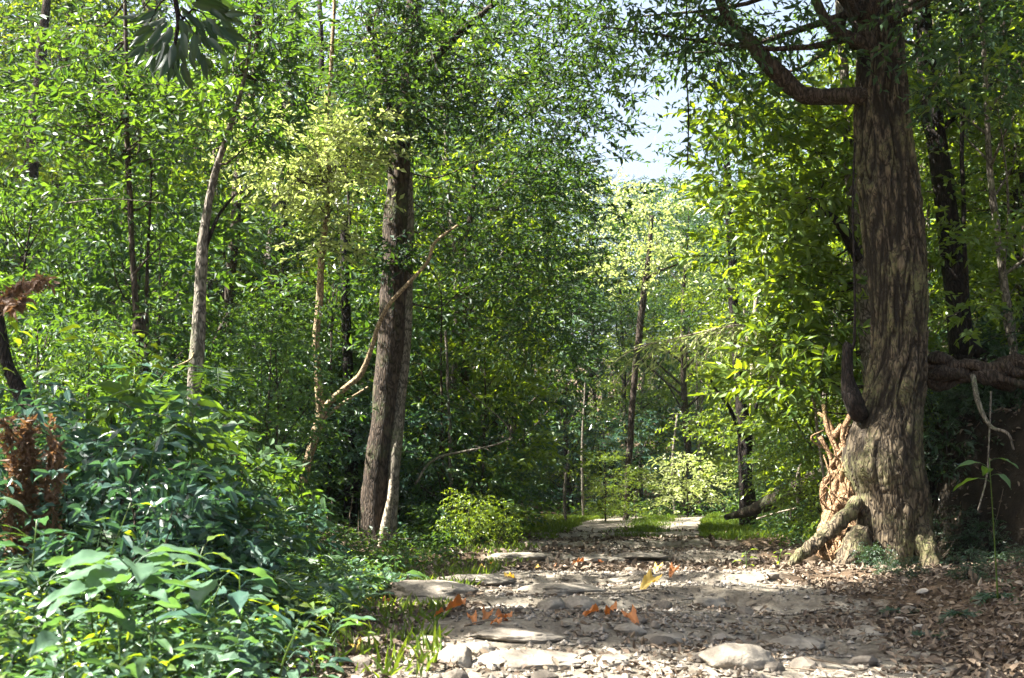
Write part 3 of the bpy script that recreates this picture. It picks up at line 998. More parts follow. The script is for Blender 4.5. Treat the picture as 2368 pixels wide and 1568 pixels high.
stem_tree('slim_tree', 'slim dark tree standing right of the snapped trunk', [
    [(528, 900, 20, 19), (532, 800, 20, 19), (530, 700, 22, 19), (538, 600, 24, 19), (546, 500, 24, 19), (552, 400, 23, 19), (566, 300, 20, 19), (590, 160, 18, 19), (600, 20, 16, 19), (605, -150, 10, 19)],
    [(528, 720, 8, 19), (500, 780, 8, 18.5), (478, 830, 8, 18), (465, 870, 6, 18)]], ['bark_brown'], crown=cloud(420, 660, -60, 240, 18, 21, 40, .7, 23), tw=12, seed=15, lm='leaf_under')
stem_tree('mossy_tree', 'broad pale mossy trunk seen behind the yellow sapling crown', [
    [(628, 760, 50, 25), (630, 650, 50, 25), (640, 550, 44, 25), (650, 450, 38, 25), (662, 300, 34, 25), (672, 150, 30, 25), (680, -50, 24, 25)],
    [(672, 300, 18, 24.8), (650, 250, 14, 24.6), (620, 200, 10, 24.4)]], ['bark_grey', 'bark_dark'], crown=cloud(540, 820, -80, 200, 24, 27, 30, 1.0, 24), tw=12, crad=.6, L=.15, W=.07, seed=16)
stem_tree('dark_pole_tree', 'dark upright pole of a tree touching the broad pale mossy trunk', [
    [(660, 780, 20, 23.5), (660, 650, 20, 23.5), (657, 550, 20, 23.5), (655, 450, 19, 23.5), (668, 320, 17, 23.5), (700, 270, 15, 23.5), (735, 210, 14, 23.5), (745, 120, 12, 23.5), (738, 0, 10, 23.5)],
    [(682, 290, 12, 23.5), (676, 230, 12, 23.4), (660, 170, 9, 23.3)]], ['bark_dark'], seed=17)
stem_tree('hazy_tree', 'thick bluish trunk rising far back at the upper left', [
    [(372, 700, 54, 32), (368, 500, 54, 32), (360, 300, 52, 32), (355, 150, 50, 32), (350, 0, 46, 32), (345, -200, 40, 32)]], ['bark_grey'], crown=cloud(200, 520, -160, 60, 31, 34, 26, 1.2, 25), L=.17, W=.075, crad=.7, seed=18)
stem_tree('leaning_tree', 'mottled grey leaning stem just left of the massive trunk', [
    [(2012, 960, 30, 16.4), (2008, 840, 32, 16.4), (1998, 700, 38, 16.4), (1990, 600, 38, 16.4), (1978, 500, 36, 16.4), (1968, 400, 32, 16.4), (1962, 290, 26, 16.4), (1950, 150, 22, 16.4), (1940, 0, 18, 16.4)],
    [(1985, 600, 24, 16.3), (1960, 550, 26, 16.2), (1935, 515, 20, 16.1), (1900, 480, 12, 16.0), (1890, 450, 6, 16)]], ['bark_grey', 'bark_dark'],
    crown=cloud(1690, 1965, 230, 620, 15.8, 17.5, 50, .5, 26) + cloud(1750, 1965, 600, 930, 15.8, 17.5, 28, .45, 27), lm='leaf_lime', tw=10, crad=.45, seed=19, L=.20, W=.085, kind='mid')
stem_tree('black_trunk_tree', 'black trunk on top of the bank, right of the massive trunk', [
    [(2262, 870, 90, 17), (2232, 820, 66, 17), (2216, 740, 56, 17), (2206, 640, 52, 17), (2192, 520, 50, 17), (2176, 400, 48, 17), (2160, 290, 46, 17), (2146, 180, 44, 17), (2134, 60, 44, 17), (2128, -100, 40, 17)],
    [(2225, 800, 50, 16.9), (2280, 830, 34, 16.8), (2340, 850, 24, 16.7)],
    [(2165, 310, 12, 17), (2230, 250, 9, 16.8), (2280, 200, 6, 16.6)]], ['bark_dark'], limb_names=['trunk', 'root', 'branch'], n=40, sides=16,
    crown=cloud(2090, 2400, -120, 260, 16, 18.5, 40, .7, 28), lm='leaf_dark', tw=12, seed=20)
stem_tree('pencil_tree', 'pencil thin dark tree right of the black trunk', [
    [(2242, 800, 12, 16.5), (2236, 650, 11, 16.5), (2228, 500, 11, 16.5), (2225, 300, 10, 16.5), (2222, 100, 9, 16.5), (2224, -60, 8, 16.5)]], ['bark_dark'], seed=21)
stem_tree('edge_tree', 'dark slender tree at the far right with green sprays behind', [
    [(2368, 900, 26, 19), (2362, 700, 24, 19), (2350, 520, 22, 19), (2336, 350, 20, 19), (2324, 180, 18, 19), (2318, 0, 16, 19)]], ['bark_brown'], crown=cloud(2260, 2400, 400, 760, 19, 21, 24, .6, 29) + cloud(2160, 2360, 180, 500, 19, 21, 20, .6, 33), lm='leaf_lime', tw=10, seed=22)
stem_tree('bank_tree', 'pale thin tree seen between the massive trunk and the black trunk', [
    [(2130, 760, 14, 22), (2128, 500, 14, 22), (2150, 200, 18, 22), (2156, 60, 18, 22), (2160, -50, 16, 22)]], ['bark_pale'], crown=cloud(2080, 2200, 250, 700, 21, 24, 20, .6, 30), lm='leaf_lime', seed=23, tw=10)
stem_tree('track_tree', 'dark thin tree beyond the bend with one side limb', [
    [(1448, 1200, 14, 38), (1452, 1100, 14, 38), (1460, 980, 15, 38), (1468, 860, 15, 38), (1482, 740, 16, 38), (1492, 650, 15, 38), (1500, 590, 12, 38), (1508, 500, 10, 38)],
    [(1494, 645, 9, 38), (1530, 625, 6, 37.5), (1570, 610, 4, 37)]], ['bark_brown'], crown=cloud(1400, 1560, 420, 640, 36, 40, 26, .9, 31), lm='leaf_pale', L=.17, W=.08, crad=.7, seed=24)
stem_tree('knobbly_tree', 'knobbly dark trunk right of the bend with a swollen middle', [
    [(1728, 1165, 40, 30), (1722, 1080, 32, 30), (1724, 1000, 34, 30), (1712, 930, 26, 30), (1704, 830, 22, 30), (1698, 740, 22, 30), (1694, 640, 24, 30), (1690, 560, 20, 30), (1682, 400, 16, 30), (1676, 250, 12, 30)],
    [(1715, 1020, 12, 30), (1690, 950, 9, 29.6), (1655, 900, 6, 29.3), (1640, 870, 4, 29)], [(1725, 1020, 20, 30), (1738, 970, 14, 29.8), (1752, 930, 8, 29.6)]],
    ['bark_dark'], crown=cloud(1600, 1780, 60, 420, 29, 33, 24, 1.0, 32), L=.17, W=.075, crad=.7, seed=25, lm='leaf_canopy')
stem_tree('white_snag', 'short white dead snag standing behind the knobbly trunk', [
    [(1738, 1000, 14, 34), (1742, 860, 13, 34), (1746, 740, 12, 34), (1750, 640, 10, 34), (1751, 570, 7, 34)]], ['bark_pale'], cat='dead tree', seed=26)
stem_tree('slope_stem', 'dark crooked bough leaning at the left edge', [
    [(70, 960, 40, 8.5), (45, 900, 34, 8.5), (20, 840, 28, 8.5), (2, 760, 26, 8.5), (-25, 640, 20, 8.5)]], ['bark_dark'], cat='branch', seed=27)
stem_tree('shaded_tree', 'dark shaded trunk just left of the twin stemmed trunk', [
    [(808, 1230, 34, 20.5), (812, 1120, 32, 20.5), (812, 1000, 30, 20.5), (806, 880, 26, 20.5), (800, 700, 22, 20.5), (796, 500, 18, 20.5)]], ['bark_dark'], seed=28)
stem_tree('lone_pole', 'thin grey pole tree behind the bright bush', [
    [(1050, 1295, 12, 20), (1046, 1180, 10, 20), (1040, 1050, 8, 20), (1038, 920, 7, 20), (1030, 760, 6, 20)]], ['bark_grey'], seed=29)
for k, (u, v0, v1, w, Y) in enumerate([(1310, 1230, 1040, 9, 34), (1128, 1150, 900, 7, 27), (985, 1240, 960, 9, 24), (1210, 1220, 960, 7, 30), (1560, 1170, 960, 8, 44), (1620, 1150, 900, 9, 46), (660, 1160, 940, 10, 21), (1350, 1220, 860, 7, 40), (1900, 1150, 900, 8, 24)]):
    stem_tree('thin_sapling', 'bare thin grey sapling stem among the shaded undergrowth', [[(u, v0 + 20, w, Y), (u - 4, (v0 + v1) / 2, w * .9, Y), (u + 6, v1, w * .5, Y)]], ['bark_grey'], cat='sapling', seed=60 + k, n=12, sides=6, group='bare thin sapling stems')

# root ledge on the bank
lb = MB()
for k in range(6):
    dv = [-14, 6, 20, -4, 12, -20][k]
    rows = [(2120 + 8 * k, 856 + dv * .6, 22, 15.1)] + [(2165 + 52 * j, 862 + 14 * math.sin(j * 1.3 + k) + dv, 26 + 12 * math.sin(j * 2.1 + k * 1.7), 15.0 - .05 * j + .06 * math.sin(k + j)) for j in range(7)]
    P, rad = pix_curve(rows, 44)
    tube(lb, P, rad, 12, .75, 4 + k, nf=9, stretch=1)
tag(obj('mossy_root', lb.mesh('mossy_root', M['bark_brown'], True)), 'thick mossy root mat lying level along the top of the earth bank', 'root')
for k, rows in enumerate([[(2250, 868, 12, 14.6), (2262, 930, 12, 14.4), (2290, 985, 9, 14.3), (2330, 1002, 7, 14.2), (2344, 1040, 5, 14.2)],
                          [(2292, 905, 5, 14.5), (2288, 1000, 4, 14.4), (2282, 1100, 4, 14.3), (2262, 1180, 4, 14.2)]]):
    P, rad = pix_curve(rows, 24)
    tag(obj('hanging_root', tube(MB(), P, rad, 7, .2, k).mesh('hanging_root', M['bark_grey'], True)), ['thick pale root drooping and curling from the bank edge', 'thin straight root dangling from the bank edge'][k], 'root')

# fallen trunk behind the big tree
P, rad = pix_curve([(1680, 1196, 12, 25), (1740, 1180, 28, 24), (1800, 1154, 38, 23), (1850, 1132, 48, 22.5), (1890, 1115, 56, 22), (1960, 1085, 50, 21)], 30)
e = thing('fallen_log', 'dark fallen log lying in the grass left of the lit roots', 'log', tuple(P[0]))
obj('log_trunk', tube(MB(), P - P[0], rad, 14, .25, 3, nf=4).mesh('log_trunk', M['bark_brown'], True), e)
Q, rq = pix_curve([(1845, 1170, 7, 20), (1843, 1130, 9, 20), (1848, 1090, 9, 20), (1862, 1068, 10, 20), (1890, 1050, 10, 20), (1900, 1020, 6, 20)], 24)
tag(obj('bent_branch', tube(MB(), Q, rq, 8, .25, 5).mesh('bent_branch', M['bark_pale'], True)), 'pale bent branch drooping in front of the fallen log', 'branch')
Q, rq = pix_curve([(1842, 1176, 5, 22), (1800, 1185, 4, 22), (1750, 1200, 4, 22)], 12)
tag(obj('fallen_branch', tube(MB(), Q, rq, 8, .25, 5).mesh('fallen_branch', M['bark_pale'], True)), 'thin pale stick running along below the fallen log', 'branch')

# arching cane with feathery pale leaves
def arching_cane():
    rows = [(1890, 1000, 7, 17), (1882, 930, 7, 17), (1850, 870, 6, 17), (1805, 815, 6, 17), (1760, 770, 6, 17), (1710, 752, 5, 17), (1650, 762, 4, 17), (1580, 778, 3, 17), (1500, 796, 2, 17)]
    P, rad = pix_curve(rows, 40)
    b = np.array(P[0])
    gzb = g1(b[0], b[1])
    t = thing('arching_cane', 'pale cane arching left over the bend with drooping feathery leaves', 'cane', (b[0], b[1], gzb))
    off = np.array((b[0], b[1], gzb))
    P2 = np.vstack([[b[0] + .15, b[1], gzb - .1], [b[0] + .1, b[1], (gzb + b[2]) / 2], P])
    obj('stem', tube(MB(), P2 - off, np.concatenate([[.02, .02], rad]), 7, .1).mesh('cane_stem', M['bark_pale'], True), t)
    r_ = np.random.default_rng(8)
    cm, tm = MB(), MB()
    n = 70
    i = r_.integers(12, 40, n)
    S = P[i] - off
    D = np.stack([-.8 + r_.normal(0, .5, n), r_.normal(0, .6, n), -.5 + r_.normal(0, .35, n)], -1)
    spray(r_, cm, S, D, r_.uniform(.25, .7, n), 8, .15, .034, .4, 'far', r_.uniform(.2, .9, n), spread=35, twigs=(tm, 1))
    obj('branchlets', tm.mesh('cane_branchlets', M['bark_pale'], True), t)['kind'] = 'stuff'
    obj('foliage', cm.mesh('cane_foliage', M['leaf_pale']), t)


arching_cane()


def hanging_bough():
    rows = [(395, -60, 16, 9), (405, 0, 14, 9), (412, 50, 12, 9), (405, 100, 9, 9), (402, 160, 6, 9)]
    P, rad = pix_curve(rows, 16)
    t = thing('hanging_bough', 'dark leafy bough hanging into the frame at the top left', 'branch', tuple(P[0]))
    b = tube(MB(), P - P[0], rad, 7, .2)
    for e_ in ((330, 20), (500, 40), (515, 90), (470, 140), (340, 70), (440, 110)):
        q = np.array(at(e_[0], e_[1], 9 + random.uniform(-.3, .3))) - P[0]
        tube(b, spline([P[3] - P[0] if e_[1] < 80 else P[8] - P[0], q * .5 + np.array([0, 0, -.02]), q], 6), np.linspace(.012, .004, 6), 5, cap=False)
    obj('branch', b.mesh('hanging_branch', M['bark_dark'], True), t)
    V, F, tn = one_leaf(.20, .062, 6, 2, .2, .3)
    lf = MB().add(V, F, tn).mesh('hanging_leaf', M['leaf_dark'], True)
    rr = random.Random(3)
    for k in range(110):
        u, v = rr.uniform(320, 520), rr.uniform(-20, 150)
        if (u - 415) ** 2 / 110 ** 2 + (v - 50) ** 2 / 100 ** 2 > 1:
            continue
        a = math.atan2((v - 10), (u - 410))
        obj('leaf', lf, t, Vector(at(u, v, 9 + rr.uniform(-.35, .35))) - Vector(P[0]), (rr.uniform(.5, 2.4), (a if u > 410 else math.pi - a) * .8 + rr.uniform(-.4, .4) + .3, rr.uniform(-.5, .5) + (3.14 if u < 410 else 0)), rr.uniform(.8, 1.4))


hanging_bough()

# ---------------------------------------------------------------- the forest around
lx = lambda a: (lambda y: (-0.49 * y - a, float(pc(min(y, 60))) - float(half(min(y, 60))) - .8))
rx_ = lambda a: (lambda y: (float(pc(min(y, 60))) + float(half(min(y, 60))) + 1.0, 0.49 * y + a))


def clear_left(x, y):
    """views of the feature stems between the camera and 19 m"""
    u, _ = to_uv(x, y, 2.0)
    return (y < 18.5 and 640 < u < 1120) or (15.2 < y < 20.8 and x > -13) or (y < 15.2 and x > -8)


def clear_right(x, y):
    u, _ = to_uv(x, y, 2.0)
    return y < 15.6 and u > 1560 or (y < 17.5 and 1900 < u < 2300)


scatter('leafy', 10, lx(-1), (18.5, 30), 'leafy green understorey tree in the wood behind the twin stemmed trunk, left of the track', 'understorey trees left of the track', (.75, 1.2), 2.6, clear_left, seed=31)
scatter('lime', 11, lx(1), (15, 32), 'bright lime leaved tree in the wood on the left', 'lime leaved trees on the left', (.7, 1.3), 2.4, clear_left, seed=32)
scatter('canopy', 5, lx(3), (28, 46), 'tall canopy tree rising out of the picture on the left', 'tall canopy trees on the left', (.9, 1.2), 3.0, clear_left, seed=33)
scatter('leafy', 30, lx(2), (27, 50), 'pale distant leafy tree deep in the wood on the left', 'distant trees on the left', (.9, 1.5), 2.2, seed=34)
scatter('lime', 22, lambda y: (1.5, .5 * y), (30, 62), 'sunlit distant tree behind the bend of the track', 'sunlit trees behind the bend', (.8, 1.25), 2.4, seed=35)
scatter('leafy', 40, lambda y: (-.5 * y, .5 * y), (50, 74), 'far leafy tree on the rising slope behind the wood', 'far trees on the rising slope', (1.1, 1.9), 2.4, seed=36)
scatter('leafy', 26, lambda y: (-.35 * y, .45 * y), (74, 105), 'far leafy tree on the rising slope behind the wood', 'far trees on the rising slope', (1.4, 2.1), 3, seed=136)
scatter('canopy', 22, lambda y: (-.5 * y, .5 * y), (46, 84), 'far tall tree on the rising slope behind the wood', 'far tall trees on the slope', (1.0, 1.5), 4, seed=37)
scatter('leafy', 11, rx_(1), (17.5, 32), 'leafy tree behind the massive trunk on the right', 'leafy trees on the right', (.7, 1.2), 1.7, clear_right, seed=38)
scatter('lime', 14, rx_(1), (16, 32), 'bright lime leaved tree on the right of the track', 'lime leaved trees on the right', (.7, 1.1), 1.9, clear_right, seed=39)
scatter('canopy', 5, rx_(3), (20, 44), 'tall canopy tree rising out of the picture on the right', 'tall canopy trees on the right', (.8, 1.1), 3.0, clear_right, seed=40)
# unseen tall trees added beside and behind the viewer to block the sun
shade = [(-5.0, -2.5, 1.0), (9.6, 7.5, .9), (10.2, 16, 1.0), (12.0, 11, 1.0)]
for (x, y, s) in shade:
    plant_tree('canopy', x, y, 'unseen tall tree added beside the picture to cast shade', 'added shade trees beside the picture', s)


def overhead(x, y, regions, seed):
    """a tree rooted beside the picture whose boughs reach over the track; regions = spots its leaves keep in shade"""
    r_ = np.random.default_rng(seed)
    z = g1(x, y)
    t = thing('added_shade_tree', 'unseen tree added beside the picture, its crown shaped to shade chosen spots', 'tree', (x, y, z), 0, 'added overhanging shade trees beside the picture')
    off = np.array([x, y, z])
    cl = []
    for (ax, bx, ay, by, az, bz, n) in regions:
        for k in range(n):
            p = Vector((r_.uniform(ax, bx), r_.uniform(ay, by), r_.uniform(az, bz)))
            h = r_.uniform(8.5, 12.5)
            q = p + SUNV * ((h - p.z) / SUNV.z)
            u, v = to_uv(q.x, q.y, q.z) if q.y > 1 else (0, -999)
            if v > -90 and -60 < u < 2430 or shades(q.x, q.y, q.z, .85, True):
                continue
            cl.append(tuple(q))
    cl = np.array(cl) - off
    tm, cm = MB(), MB()
    tube(tm, spline([(0, 0, -.3), (.1, .1, 4), (.3, -.1, 8), (.4, 0, 11)], 20), np.linspace(.24, .06, 20), 10, .2, seed)
    for c in cl[::2]:
        b = np.array([.3, 0, r_.uniform(6.5, 9.5)])
        w_ = [(b * (1 - k_) + c * k_) + off for k_ in (0, .15, .3, .45, .6, .75, .9)]
        if any(p_[1] > 1 and to_uv(*p_)[1] > -60 and -80 < to_uv(*p_)[0] < 2450 for p_ in w_):
            continue
        tube(tm, spline([b, (b + c) / 2 + np.array([0, 0, .5]) + r_.normal(0, .2, 3), c], 8), np.linspace(.05, .008, 8), 4, cap=False)
    ci = np.repeat(np.arange(len(cl)), 20)
    o3 = r_.normal(0, 1, (len(ci), 3)) * np.array([.38, .22, .2])
    D = unit(o3) + r_.normal(0, .4, o3.shape)
    D[:, 2] *= .4
    spray(r_, cm, cl[ci] + o3, D, r_.uniform(.2, .4, len(ci)), 7, .14, .07, .1, 'far', r_.random(len(ci)))
    obj('trunk', tm.mesh('added_shade_trunk', M['bark_brown'], True), t)
    obj('crown', cm.mesh('added_shade_crown', M['leaf_canopy']), t)


overhead(-7.5, 8.0, [(-1.2, 5, 7.7, 8.6, 0, .1, 64), (-1.2, 4, 10.4, 10.9, 0, .1, 26), (1.8, 3.2, 8.8, 10.0, 0, .1, 8), (2.3, 6.5, 5.0, 11.6, .2, .8, 240), (-1.5, 5, 4.2, 6.1, 0, .1, 34), (-3.6, -1.4, 6.5, 8, .3, .8, 5)], 1)  # unseen crowns added to throw shade on these regions
overhead(-10.0, 22.5, [(4.5, 5.6, 13.9, 15.2, 0, 5.5, 46), (5.6, 9.5, 12.5, 18, .5, 3, 90), (6, 12, 16, 26, 2, 8, 70), (-.9, 3.7, 14.9, 16.6, 0, .2, 34), (1, 5, 19, 21, 0, .1, 14)], 2)

for k in range(16):  # unseen tall trees added off to the left to darken the wood
    rr = random.Random(200 + k)
    y = rr.uniform(20, 52)
    x = -.5 * y - rr.uniform(4, 15)
    if any(shades(x, y, g1(x, y) + 22 * q, 3.6) for q in (.35, .55, .75, .92)):
        continue
    plant_tree('canopy', x, y, 'unseen tall tree added beside the picture to cast shade', 'added shade trees beside the picture', rr.uniform(1.15, 1.4), crown_mat=M['leaf_canopy'])

# shrubs and saplings
scatter('shrub', 12, lx(0), (6.6, 16), 'dark leaved bushy shrub on the near left slope', 'dark shrubs on the near left slope', (.4, .9), .65, lambda x, y: to_uv(x, y, 1)[0] > 700, seed=146, pathgap=.15, vtop=near_top, crown_mat=M['leaf_blue'])
scatter('shrub', 3, lx(0), (6.6, 16), 'yellowish bushy shrub on the near left slope', 'yellowish shrubs on the near left slope', (.5, 1.0), .65, lambda x, y: to_uv(x, y, 1)[0] > 700, seed=147, pathgap=.15, vtop=near_top, crown_mat=M['leaf_lime'])
scatter('sapling', 34, lx(.5), (13, 28), 'leafy sapling in the shaded undergrowth on the left of the track', 'saplings on the left', (.6, 1.2), 1.0, lambda x, y: y < 18.4 and 650 < to_uv(x, y, 1)[0] < 1060 or y < 13.5 and 380 < to_uv(x, y, 1)[0] < 560, seed=41, pathgap=.6)
scatter('sapling', 20, rx_(0), (18, 40), 'leafy sapling on the right side of the track beyond the massive trunk', 'saplings on the right', (.5, 1.0), 1.1, lambda x, y: y < 16.4, seed=42)
scatter('blueshrub', 44, lx(.5), (17, 46), 'bluish shaded bush at the foot of the wood behind the twin stemmed trunk', 'shaded bushes behind the twin stemmed trunk', (.7, 1.3), 1.0, lambda x, y: y < 19 and 700 < to_uv(x, y, 1)[0] < 960, seed=43, pathgap=.3)
scatter('blueshrub', 50, lambda y: (-.1 * y, .48 * y), (44.5, 76), 'far bluish bush closing the end of the track', 'far bushes at the end of the track', (1.1, 2.2), 1.6, seed=44)
scatter('shrub', 18, rx_(0), (19, 42), 'leafy bush beside the track beyond the massive trunk', 'bushes on the right of the track', (.6, 1.1), 1.0, seed=45, pathgap=.2)
scatter('shrub', 8, lx(0), (6.6, 16), 'bushy green shrub on the near left slope', 'shrubs on the near left slope', (.5, 1.1), .65, lambda x, y: to_uv(x, y, 1)[0] > 700, seed=46, pathgap=.15, vtop=near_top)
scatter('sapling', 12, lx(.3), (9, 14), 'leafy sapling standing among the shrubs of the near left slope', 'saplings on the near left slope', (.5, .8), 1.2, lambda x, y: to_uv(x, y, 1)[0] > 640, seed=47, vtop=near_top)
scatter('darkshrub', 7, lambda y: (3.2, .47 * y), (9, 14.5), 'low dark bush in the shade below the massive trunk', 'low dark bushes under the massive trunk', (.18, .3), .5, lambda x, y: to_uv(x, y, .5)[0] < 2010, seed=48, pathgap=.1)
scatter('darkshrub', 24, lambda y: (5.9, .5 * y + .5), (15.6, 19), 'dark bush growing on top of the earth bank', 'dark bushes on the bank', (.7, 1.3), .7, lambda x, y: to_uv(x, y, .5)[0] < 2140, seed=49, pathgap=.1)


def bush(u, v, Y, key, s, label, var=0, hs=1.0, cm=None):
    p = at(u, v, Y)
    return plant_tree(key, p.x, Y, label, None, s, var=var, hs=hs, crown_mat=cm)


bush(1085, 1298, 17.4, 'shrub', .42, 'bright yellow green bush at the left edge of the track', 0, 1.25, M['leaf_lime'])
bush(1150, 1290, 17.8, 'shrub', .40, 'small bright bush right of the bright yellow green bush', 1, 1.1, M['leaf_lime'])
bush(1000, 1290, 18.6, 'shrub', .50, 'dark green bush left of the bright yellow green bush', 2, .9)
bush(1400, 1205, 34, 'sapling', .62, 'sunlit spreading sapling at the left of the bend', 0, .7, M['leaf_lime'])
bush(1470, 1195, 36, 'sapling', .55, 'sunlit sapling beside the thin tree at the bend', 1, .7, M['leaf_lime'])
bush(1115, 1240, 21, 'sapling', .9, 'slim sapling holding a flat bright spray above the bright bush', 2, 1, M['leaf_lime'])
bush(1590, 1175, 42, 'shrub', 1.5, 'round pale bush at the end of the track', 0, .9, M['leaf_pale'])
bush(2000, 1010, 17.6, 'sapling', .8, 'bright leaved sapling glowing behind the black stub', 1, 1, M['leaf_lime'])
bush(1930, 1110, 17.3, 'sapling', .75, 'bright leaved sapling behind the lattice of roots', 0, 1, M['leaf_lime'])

for k in range(9):
    rr = random.Random(300 + k)
    y = 14.6 + .45 * k
    x = 5.75 + 0.5 * max(y - 17.5, 0) + rr.uniform(-.1, .5)
    plant_tree('darkshrub', x, y, ['dark tuft growing on the bank face, nearest the massive trunk', 'dark tuft clinging to the bank face by the hanging roots', 'ragged dark tuft halfway up the earth bank', 'dark tuft below the mossy root mat', 'small dark tuft on the bank behind the seedling', 'dark leafy tuft under the black trunk', 'dark tuft in the hollow of the bank', 'dim tuft farther along the bank', 'farthest dim tuft on the bank face'][k], None, rr.uniform(.35, .6))

# ---------------------------------------------------------------- near plants with leaves of their own
LEAFM = {}
for nm, L, W, sh, mt, c in (('broad', .20, .125, 'heart', 'leaf_broad', .22), ('oval', .16, .072, 'ovate', 'leaf_broad', .25), ('lance', .22, .05, 'lance', 'leaf_under', .35), ('bright', .15, .065, 'ovate', 'leaf_lime', .25), ('blue', .21, .10, 'ovate', 'leaf_blue', .25), ('seed', .22, .10, 'ovate', 'leaf_under', .35)):
    LEAFM[nm] = []
    for k in range(2):
        V, F, tn = one_leaf(L, W, 13, 3, c * (1 + .5 * k), .22 + .12 * k, .05, k, sh)
        LEAFM[nm].append(tube(MB().add(V, F, tn + .1 * k), [(-.09, 0, -.045), (-.045, 0, -.012), (.006, 0, 0)], [.003, .0026, .002], 4, cap=False).mesh(nm + '_leaf', M[mt], True))


def leafy_plant(x, y, kind, label, group=None, h=.7, n=9, s=1.0, mat=None, whorl=False, seed=0, z=None, size=1.0):
    r = random.Random(seed * 77 + 5)
    zz = g1(x, y) if z is None else z
    t = thing('leafy_plant', label, 'plant', (x, y, zz), r.uniform(0, 6.28), group, s)
    lx_, ly_ = r.uniform(-.25, .25) * h, r.uniform(-.25, .25) * h
    C = spline([(0, 0, -.06), (lx_ * .3, ly_ * .3, h * .5), (lx_, ly_, h)], 8)
    mb = tube(MB(), C, np.linspace(.008, .003, 8), 5)
    pos = []
    for k in range(n):
        q = (.82 + .18 * (k / n)) if whorl else (.25 + .75 * (k + .5) / n)
        c = C[min(int(q * 7), 6)] * (1 - (q * 7 - min(int(q * 7), 6))) + C[min(int(q * 7) + 1, 7)] * (q * 7 - min(int(q * 7), 6))
        a = k * 2.4 + r.uniform(-.4, .4)
        sc_ = size * r.uniform(.7, 1.15) * (1.15 - .35 * q)
        e = c + np.array([math.cos(a) * .088, math.sin(a) * .088, .045]) * sc_
        pos.append((e, a, sc_))
    obj('stem', mb.mesh('plant_stem', M['grass'], True), t)
    for e, a, sc_ in pos:
        lf = obj('leaf', r.choice(LEAFM[kind]), t, e, (r.uniform(-.35, .35), r.uniform(-.25, .35) - .15, a), sc_)
        if mat:
            lf.material_slots[0].link = 'OBJECT'
            lf.material_slots[0].material = mat
    return t


def pplant(u, v, Y, kind, label, **kw):
    p = at(u, v, Y)
    z0 = g1(p.x, p.y)
    h = max(p.z - z0, .15)
    return leafy_plant(p.x, p.y, kind, label, h=h, z=z0, **kw)


pplant(450, 900, 8.2, 'blue', 'tall blue green plant spreading flat leaves before the slender grey trunk', n=12, whorl=True, seed=1, size=1.25)
pplant(360, 930, 8.0, 'blue', 'blue green plant with flat leaves left of the slender grey trunk', n=10, whorl=True, seed=2, size=1.2)
pplant(320, 1010, 7.4, 'blue', 'lower blue green plant under the flat leaved plants', n=10, whorl=True, seed=3, size=1.1)
pplant(160, 690, 8.6, 'bright', 'tall plant crowned with bright yellow green pointed leaves at the left', n=16, whorl=True, seed=4, size=1.5)
pplant(90, 760, 8.0, 'bright', 'bright leaved plant below the dead fern at the left edge', n=14, whorl=True, seed=5, size=1.3)
pplant(215, 770, 8.4, 'bright', 'bright leaved plant right of the tall yellow green plant', n=12, whorl=True, seed=6, size=1.1)
pplant(300, 840, 8.8, 'blue', 'blue green feathery plant above the flat leaved plants', n=12, whorl=True, seed=7, size=1.0)
pplant(280, 1300, 5.3, 'broad', 'big pale sunlit plant with drooping folded leaves in the left foreground', n=8, whorl=True, seed=8, size=1.6)
pplant(200, 1350, 5.2, 'broad', 'broad leaved plant catching the sun left of the folded leaves', n=8, whorl=True, seed=9, size=1.5)
pplant(130, 1330, 5.5, 'lance', 'long leaved plant catching the sun at the left', n=9, whorl=True, seed=19, size=1.6)
pplant(450, 1340, 5.8, 'blue', 'dull blue green plant with large flat leaves in the foreground', n=8, seed=10, size=1.6, mat=M['leaf_broad'])
pplant(560, 1330, 5.9, 'blue', 'plant with large rounded blue leaves near the track edge', n=8, seed=11, size=1.6, mat=M['leaf_blue'])
pplant(520, 1260, 6.4, 'bright', 'bright lit plant behind the large rounded leaves', n=9, seed=12, size=1.2)
pplant(640, 1450, 5.4, 'oval', 'small plant raising one pale long leaf beside the track', n=6, seed=13, size=1.1)
pplant(370, 1470, 4.9, 'lance', 'grassy plant with long arching blades in the foreground', n=9, seed=14, size=1.2)
pplant(770, 1400, 7.2, 'oval', 'lit small plant leaning over the left edge of the track', n=10, seed=15, size=.8, mat=M['leaf_lime'])
pplant(800, 1430, 7.0, 'oval', 'low plant at the very edge of the track', n=8, seed=16, size=.7, mat=M['leaf_lime'])
pplant(2290, 1060, 9.3, 'seed', 'seedling with a few large hanging leaves against the dark bank', n=5, whorl=True, seed=17, size=1.15)
pplant(1725, 1275, 14.4, 'bright', 'tiny yellow green seedling in the sun left of the root', n=6, seed=18, size=.9)
pplant(1800, 1270, 13.8, 'bright', 'tiny seedling standing in front of the root tip', n=5, seed=20, size=.7)

